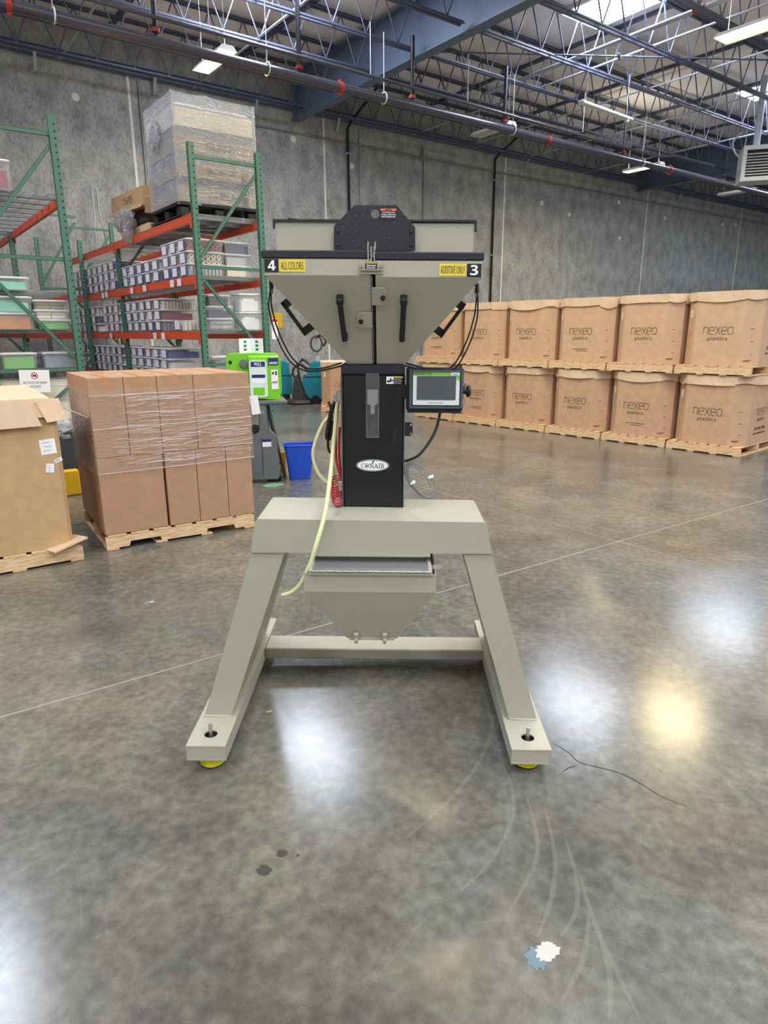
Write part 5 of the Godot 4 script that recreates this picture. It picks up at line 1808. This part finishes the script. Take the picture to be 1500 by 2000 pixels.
	lump(s, Vector3(0, 0.02, 0), Vector3(0.13, 0.18, 0.40), 21, 0.5)
	lump(s, Vector3(-0.02, -0.16, 0.16), Vector3(0.08, 0.18, 0.14), 22, 0.5)
	part("film_heap", fin(s), M.film_cloudy, pf)

func lump(s: SurfaceTool, c: Vector3, r: Vector3, sd: int, wob: float) -> void:
	var ns := noise(1.4, 3, sd)
	var n := 20
	var g := []
	for i in n + 1:
		var row := []
		for j in n * 2 + 1:
			var a := PI * i / n
			var b := TAU * (j % (n * 2)) / (n * 2)
			var d := Vector3(sin(a) * cos(b), cos(a), sin(a) * sin(b))
			row.append(c + d * r * (1.0 + wob * ns.get_noise_3d(d.x * 2, d.y * 2, d.z * 2)))
		g.append(row)
	for i in n:
		for j in n * 2:
			var m: Vector3 = (g[i][j] + g[i + 1][j + 1]) / 2 - c
			quad(s, g[i][j], g[i][j + 1], g[i + 1][j + 1], g[i + 1][j], m, 1)

# ---------------------------------------------------------------- corner with eyewash, cart, bucket and scrubbers
func eyewash_corner() -> void:
	var s := ST()
	# table
	var st := thing("eyewash_stand", "grey topped stand on splayed black legs under the green eyewash unit", "stand", Vector3(3.42, 0, -6.99), -0.40)
	s = ST()
	cb(s, Vector3(0.0, 0.85, 0.0), Vector3(0.62, 0.05, 0.46), 0.012)
	part("tray_top", fin(s), M.cart_grey, st)
	for q in [[-1, -1], [1, -1], [1, 1], [-1, 1]]:
		s = ST()
		tube(s, [Vector3(q[0] * 0.10, 0.83, q[1] * 0.08), Vector3(q[0] * 0.24, 0.01, q[1] * 0.30)], 0.016, 6)
		part("leg", fin(s), M.dark_grey, st)
	s = ST()
	tube(s, [Vector3(-0.2, 0.16, 0.22), Vector3(0.2, 0.16, 0.22)], 0.01, 6)
	part("stretcher", fin(s), M.dark_grey, st)
	# tank
	var t := thing("eyewash_station", "bright lime green portable eyewash tank with blue PULL label", "eyewash station", Vector3(3.385, 0.876, -7.0), -0.40)
	t.scale.x = 0.89
	s = ST()
	var prof := [Vector2(-0.335, 0.02), Vector2(0.30, 0.0), Vector2(0.335, 0.10), Vector2(0.335, 0.44), Vector2(0.30, 0.50), Vector2(0.0, 0.515), Vector2(-0.30, 0.505), Vector2(-0.335, 0.46)]
	prism(s, prof, -0.18, 0.14)
	bx8(s, [Vector3(-0.06, 0.02, 0.13), Vector3(0.31, 0.0, 0.13), Vector3(0.31, 0.0, 0.20), Vector3(-0.06, 0.02, 0.20), Vector3(-0.06, 0.49, 0.13), Vector3(0.30, 0.49, 0.13), Vector3(0.30, 0.47, 0.19), Vector3(-0.06, 0.47, 0.19)])
	part("tank", fin(s), M.lime, t)
	s = ST()
	prism(s, rounded(0.215, 0.40, 0.03, 4, Vector2(0.045, 0.235)), 0.19, 0.215)
	var dr := part("pull_door", fin(s), M.screen_white, t)
	s = ST()
	bx(s, Vector3(0.045, 0.395, 0.2165), Vector3(0.175, 0.055, 0.002))
	var nb := part("door_label", fin(s), M.sticker_navy, dr)
	text("door_lettering", "PULL", 0.034, M.label_white, dr, Vector3(0.045, 0.395, 0.218), Basis.IDENTITY, 0.085, font_bold)
	s = ST()
	bx(s, Vector3(0.045, 0.235, 0.2165), Vector3(0.17, 0.10, 0.002))
	part("info_label", fin(s), M.label_white, dr)
	s = ST()
	bx(s, Vector3(0.045, 0.265, 0.2175), Vector3(0.165, 0.036, 0.002))
	part("info_band", fin(s), M.sticker_navy, dr)
	s = ST()
	bx(s, Vector3(0.045, 0.10, 0.2165), Vector3(0.14, 0.085, 0.004))
	part("hand_slot", fin(s), M.lime, dr)
	s = ST()
	lathe(s, [Vector2(0, 0.045), Vector2(0.045, 0.04), Vector2(0.05, 0.0)], 16, Transform3D(Basis(Vector3.RIGHT, PI / 2), Vector3(-0.125, 0.40, 0.135)))
	part("filler_cap", fin(s), M.cart_grey, t)
	s = ST()
	lathe(s, [Vector2(0, 0.004), Vector2(0.022, 0.004), Vector2(0.022, 0.0)], 12, Transform3D(Basis(Vector3.RIGHT, PI / 2), Vector3(-0.285, 0.415, 0.139)))
	part("strap_hole", fin(s), M.black, t)
	s = ST()
	bx(s, Vector3(0.235, 0.42, 0.201), Vector3(0.125, 0.075, 0.003))
	var lb := part("maker_label", fin(s), M.sticker_navy, t)
	s = ST()
	for y in [0.412, 0.398]: bx(s, Vector3(0.235, y, 0.2035), Vector3(0.10, 0.007, 0.002))
	part("label_print", fin(s), M.label_white, lb)
	s = ST()
	bx(s, Vector3(0.245, 0.225, 0.203), Vector3(0.085, 0.21, 0.003))
	var wl := part("wash_label", fin(s), M.label_white, t)
	text("wash_lettering", "WASH", 0.022, M.black, wl, Vector3(0.245, 0.195, 0.2055), Basis.IDENTITY, 0.065, font_bold)
	s = ST()
	bx(s, Vector3(0.264, 0.295, 0.2055), Vector3(0.028, 0.045, 0.001))
	part("wash_symbol", fin(s), M.leaf_green, wl)
	s = ST()
	bx(s, Vector3(0.226, 0.295, 0.2055), Vector3(0.028, 0.03, 0.001))
	part("wash_symbol", fin(s), M.red, wl)
	# folded sign on top
	var fs := thing("eyewash_sign", "small white folded sign with green symbols on the green eyewash tank", "sign", Vector3(3.375, 1.390, -7.02), -0.40)
	for e in [-1, 1]:
		s = ST()
		var b := Basis(Vector3.UP, -e * 0.55)
		bx(s, Vector3(e * 0.065, 0.075, 0.12), Vector3(0.15, 0.16, 0.004), b)
		part("panel", fin(s), M.label_white, fs)
		s = ST()
		for k in 3: bx(s, Vector3(e * 0.065, 0.12 - 0.042 * k, 0.12) + b * Vector3(0, 0, 0.003), Vector3(0.035, 0.024, 0.002), b)
		part("green_symbol", fin(s), M.leaf_green, fs)
	# grey waste cart
	var c := thing("waste_cart", "grey plastic wheeled waste cart below the green eyewash tank", "cart", Vector3(3.245, 0, -6.62), -0.42)
	s = ST()
	prism(s, [Vector2(-0.17, 0.05), Vector2(0.165, 0.04), Vector2(0.185, 0.10), Vector2(0.165, 0.50), Vector2(0.10, 0.58), Vector2(0.05, 0.76), Vector2(0.03, 0.77), Vector2(0.0, 0.76), Vector2(-0.01, 0.62), Vector2(-0.05, 0.56), Vector2(-0.17, 0.53)], -0.16, 0.12)
	part("tank", fin(s), M.cart_grey, c)
	s = ST()
	bx(s, Vector3(0.005, 0.30, 0.121), Vector3(0.008, 0.42, 0.006))
	part("moulded_rib", fin(s), M.dark_grey, c)
	s = ST()
	lathe(s, [Vector2(0, 0.03), Vector2(0.045, 0.028), Vector2(0.05, 0.0)], 16, Transform3D(Basis(Vector3.RIGHT, PI / 2), Vector3(-0.06, 0.60, 0.10)))
	part("drain_cap", fin(s), M.black, c)
	for x in [-0.15, 0.16]:
		s = ST()
		tube(s, [Vector3(x, 0.065, 0.05), Vector3(x + 0.04, 0.065, 0.05)], 0.062, 16)
		part("wheel", fin(s), M.black, c)
	s = ST()
	bx(s, Vector3(0.055, 0.445, 0.1225), Vector3(0.10, 0.08, 0.002))
	var cl := part("cart_label", fin(s), M.label_white, c)
	s = ST()
	bx(s, Vector3(0.055, 0.472, 0.1240), Vector3(0.10, 0.028, 0.002))
	part("label_band", fin(s), M.sticker_navy, cl)
	s = ST()
	bx(s, Vector3(-0.12, 0.66, 0.02), Vector3(0.09, 0.20, 0.004), Basis(Vector3.BACK, 0.12))
	solo("hanging_paper", fin(s), M.label_white, "white paper hanging at the corner of the wrapped carton stack", "paper").transform = Transform3D(Basis(Vector3.UP, -0.42), Vector3(3.27, 0.20, -6.50))
	# bucket
	var k := thing("wastebasket", "empty blue rectangular plastic wastebasket on the floor", "wastebasket", Vector3(3.645, 0, -6.49), -0.45)
	s = ST()
	var lo := rounded(0.23, 0.17, 0.03, 3)
	var hi := rounded(0.335, 0.24, 0.04, 3)
	for i in lo.size():
		var j := (i + 1) % lo.size()
		var o := Vector3(lo[i].x + lo[j].x, 0, lo[i].y + lo[j].y)
		quad(s, Vector3(lo[i].x, 0.0, lo[i].y), Vector3(lo[j].x, 0.0, lo[j].y), Vector3(hi[j].x, 0.39, hi[j].y), Vector3(hi[i].x, 0.39, hi[i].y), o, 1)
		quad(s, Vector3(lo[i].x, 0.008, lo[i].y) * Vector3(0.97, 1, 0.97), Vector3(lo[j].x, 0.008, lo[j].y) * Vector3(0.97, 1, 0.97), Vector3(hi[j].x, 0.39, hi[j].y) * Vector3(0.97, 1, 0.97), Vector3(hi[i].x, 0.39, hi[i].y) * Vector3(0.97, 1, 0.97), -o, 2)
		tri(s, Vector3(0, 0.004, 0), Vector3(lo[i].x, 0.004, lo[i].y), Vector3(lo[j].x, 0.004, lo[j].y), Vector3.UP)
	part("basket", fin(s), M.bucket_blue, k)
	s = ST()
	var rim := []
	for p in hi: rim.append(Vector3(p.x, 0.39, p.y) * Vector3(1.015, 1, 1.015))
	rim.append(rim[0])
	tube(s, rim, 0.008, 6)
	part("rolled_rim", fin(s), M.bucket_blue, k)
	# folded yellow floor sign
	var y := thing("floor_sign", "yellow folded floor sign leaning behind the blue wastebasket", "floor sign", Vector3(3.50, 0, -6.72), -0.5)
	s = ST()
	bx(s, Vector3(-0.03, 0.14, 0), Vector3(0.22, 0.28, 0.02), Basis(Vector3.RIGHT, -0.15))
	part("panel", fin(s), M.guard_yellow, y)
	s = ST()
	bx(s, Vector3(-0.03, 0.14, -0.06), Vector3(0.22, 0.28, 0.02), Basis(Vector3.RIGHT, 0.15))
	part("panel", fin(s), M.guard_yellow, y)
	# yellow post guard left
	var gd := thing("post_guard", "yellow steel guard on the floor between the two left stacks", "guard", Vector3(1.30, 0, -7.25), 0.0)
	s = ST()
	cb(s, Vector3(0, 0.13, 0), Vector3(0.34, 0.26, 0.10), 0.01)
	part("guard_plate", fin(s), M.guard_yellow, gd)
	var cr := thing("dark_crate", "dark plastic tote draped in clear film behind the tan bulk box", "tote", Vector3(1.25, 0, -7.75), 0.1)
	s = ST()
	cb(s, Vector3(0, 0.32, 0), Vector3(0.70, 0.62, 0.5), 0.02)
	part("tote_body", fin(s), M.dark_grey, cr)
	s = ST()
	lump(s, Vector3(0.1, 0.60, 0.05), Vector3(0.26, 0.16, 0.2), 31, 0.4)
	part("film_heap", fin(s), M.film_cloudy, cr)

func scrubber(label: String, at: Vector3, turn: float, mast: bool) -> void:
	var t := thing("floor_scrubber", label, "floor scrubber", at, turn, "teal floor scrubbers")
	var s := ST()
	var body := [Vector2(-0.10, 0.13), Vector2(0.52, 0.10), Vector2(0.62, 0.20), Vector2(0.64, 0.55), Vector2(0.56, 0.60), Vector2(-0.26, 0.60), Vector2(-0.24, 0.45), Vector2(-0.18, 0.24)]
	prism(s, body, -0.30, 0.30)
	part("solution_tank", fin(s), M.teal, t)
	s = ST()
	prism(s, [Vector2(-0.16, 0.63), Vector2(0.58, 0.63), Vector2(0.56, 0.90), Vector2(0.50, 0.95), Vector2(0.02, 0.96), Vector2(-0.06, 0.90)], -0.29, 0.29)
	var rc := part("recovery_tank", fin(s), M.teal, t)
	text("tank_lettering", "Tennant", 0.055, M.label_white, rc, Vector3(0.26, 0.80, 0.292), Basis.IDENTITY, 0.24, font_bold)
	s = ST()
	cb(s, Vector3(0.2, 0.615, 0), Vector3(0.86, 0.05, 0.56), 0.01)
	part("seam_band", fin(s), M.dark_grey, t)
	s = ST()
	prism(s, [Vector2(-0.48, 0.03), Vector2(-0.10, 0.03), Vector2(-0.20, 0.25), Vector2(-0.28, 0.50), Vector2(-0.36, 0.66), Vector2(-0.44, 0.60), Vector2(-0.50, 0.20)], -0.26, 0.26)
	part("rear_linkage", fin(s), M.dark_grey, t)
	s = ST()
	lathe(s, [Vector2(0, 0.09), Vector2(0.30, 0.09), Vector2(0.33, 0.03), Vector2(0.31, 0.0), Vector2(0, 0.0)], 20, Transform3D(Basis.IDENTITY, Vector3(-0.32, 0.005, 0.1)))
	part("squeegee", fin(s), M.dark_grey, t)
	s = ST()
	cb(s, Vector3(0.1, 0.07, 0), Vector3(0.8, 0.12, 0.5), 0.02)
	part("brush_deck", fin(s), M.black, t)
	for x in [0.05, 0.48]:
		s = ST()
		tube(s, [Vector3(x, 0.10, 0.27), Vector3(x, 0.10, 0.31)], 0.10, 16)
		part("wheel", fin(s), M.black, t)
	s = ST()
	tube(s, spline([Vector3(-0.30, 0.55, 0.1), Vector3(-0.34, 0.85, 0.1), Vector3(-0.22, 1.0, 0.1), Vector3(-0.10, 0.92, 0.1)]), 0.025, 8)
	tube(s, spline([Vector3(-0.38, 0.50, 0.2), Vector3(-0.46, 0.75, 0.2), Vector3(-0.30, 0.92, 0.18), Vector3(-0.1, 0.75, 0.25)]), 0.03, 8)
	part("suction_hose", fin(s), M.dark_grey, t)
	s = ST()
	for z in [-0.2, 0.2]: tube(s, [Vector3(-0.06, 0.88, z), Vector3(-0.24, 1.02, z)], 0.016, 6)
	tube(s, [Vector3(-0.24, 1.02, -0.26), Vector3(-0.24, 1.02, 0.26)], 0.018, 6)
	part("steering_bar", fin(s), M.black, t)
	if mast:
		s = ST()
		tube(s, [Vector3(0.12, 0.94, 0.0), Vector3(0.12, 1.52, 0.0)], 0.022, 8)
		cb(s, Vector3(0.12, 1.0, 0), Vector3(0.10, 0.14, 0.08), 0.01)
		part("mast", fin(s), M.pale_steel, t)
		s = ST()
		var lp := []
		for i in 19: lp.append(Vector3(0.10 + cos(TAU * i / 18.0) * 0.13, 1.36 + sin(TAU * i / 18.0) * 0.17, 0.03 + 0.01 * sin(i)))
		tube(s, lp, 0.022, 7)
		tube(s, spline([Vector3(0.08, 1.5, 0.02), Vector3(0.2, 1.55, 0.05), Vector3(0.32, 1.42, 0.03), Vector3(0.25, 1.30, 0.02)]), 0.03, 7)
		part("coiled_cable", fin(s), M.dark_grey, t)

func ladder() -> void:
	var t := thing("rolling_ladder", "grey steel ladder handrail rising behind the far racks by the wall", "ladder", Vector3(4.62, -0.1, -17.18))
	for e in [-1, 1]:
		var s := ST()
		tube(s, spline([Vector3(e * 0.14 - 0.05, 0.1, 0.20), Vector3(e * 0.12 - 0.02, 3.6, 0.05), Vector3(e * 0.06 - 0.03, 4.3, 0.02), Vector3(e * 0.06 - 0.03, 4.82, 0.0)]), 0.02, 6)
		part("side_rail", fin(s), M.pale_steel, t)
	var s2 := ST()
	tube(s2, spline([Vector3(-0.09, 4.82, 0.0), Vector3(-0.07, 4.90, 0.0), Vector3(-0.03, 4.92, 0.0), Vector3(0.01, 4.90, 0.0), Vector3(0.03, 4.82, 0.0)]), 0.02, 6)
	tube(s2, [Vector3(-0.09, 4.3, 0.02), Vector3(0.03, 4.3, 0.02)], 0.014, 6)
	part("hand_loop", fin(s2), M.pale_steel, t)
	for i in 12:
		part("step", box_mesh(Vector3(0.30, 0.03, 0.14)), M.pale_steel, t, Vector3(-0.04, 0.3 + i * 0.28, 0.14))

func wall_notices() -> void:
	var s := ST()
	bx(s, Vector3(0, 0, 0), Vector3(0.10, 0.30, 0.004))
	var t := thing("post_notice", "small white notice with a red head on the rear green post", "notice", Vector3(4.90, 1.66, -9.33))
	part("paper", fin(s), M.label_white, t)
	s = ST()
	bx(s, Vector3(0, 0.125, 0.003), Vector3(0.10, 0.04, 0.002))
	part("red_head", fin(s), M.red, t)
	s = ST()
	for k in 4: bx(s, Vector3(-0.01, 0.07 - k * 0.03, 0.003), Vector3(0.06, 0.008, 0.002))
	part("print", fin(s), M.badge_grey, t)
	s = ST()
	bx(s, Vector3(9.33, 1.95, -17.585), Vector3(0.34, 0.42, 0.01))
	solo("wall_notice", fin(s), M.guard_yellow, "yellow notice on the concrete wall beside the blender's left slope", "notice")

func _ready() -> void:
	var cam := Camera3D.new()
	cam.name = "camera"
	cam.keep_aspect = Camera3D.KEEP_HEIGHT
	cam.fov = 2.0 * rad_to_deg(atan(1000.0 / 1290.0))
	cam.near = 0.05
	cam.far = 200.0
	add_child(cam)
	cam.position = Vector3(0, 1.6, 0)
	cam.basis = Basis(Vector3.UP, deg_to_rad(-36.7)) * Basis(Vector3.RIGHT, deg_to_rad(-15.2)) * Basis(Vector3.BACK, deg_to_rad(-0.3))
	cam.current = true
	var we := WorldEnvironment.new()
	we.name = "environment"
	var e := Environment.new()
	e.background_mode = Environment.BG_SKY
	e.sky = Sky.new()
	e.sky.sky_material = PhysicalSkyMaterial.new()
	e.tonemap_mode = Environment.TONE_MAPPER_LINEAR
	e.tonemap_exposure = 1.5
	e.sdfgi_enabled = true
	e.ssao_enabled = true
	e.ssil_enabled = true
	we.environment = e
	add_child(we)
	lights()
	make_materials()
	shell()
	roof()
	blender()
	bulk_boxes()
	front_cartons()
	left_gaylord()
	racks()
	wrapped_pallet()
	eyewash_corner()
	scrubber("teal floor scrubber with a tall mast between eyewash and lone bulk box", Vector3(8.12, 0, -13.65), -0.55, true)
	scrubber("second teal floor scrubber half hidden behind the green eyewash tank", Vector3(7.45, 0, -14.75), -0.55, false)
	services()
	ladder()
	wall_notices()
	floor_marks()
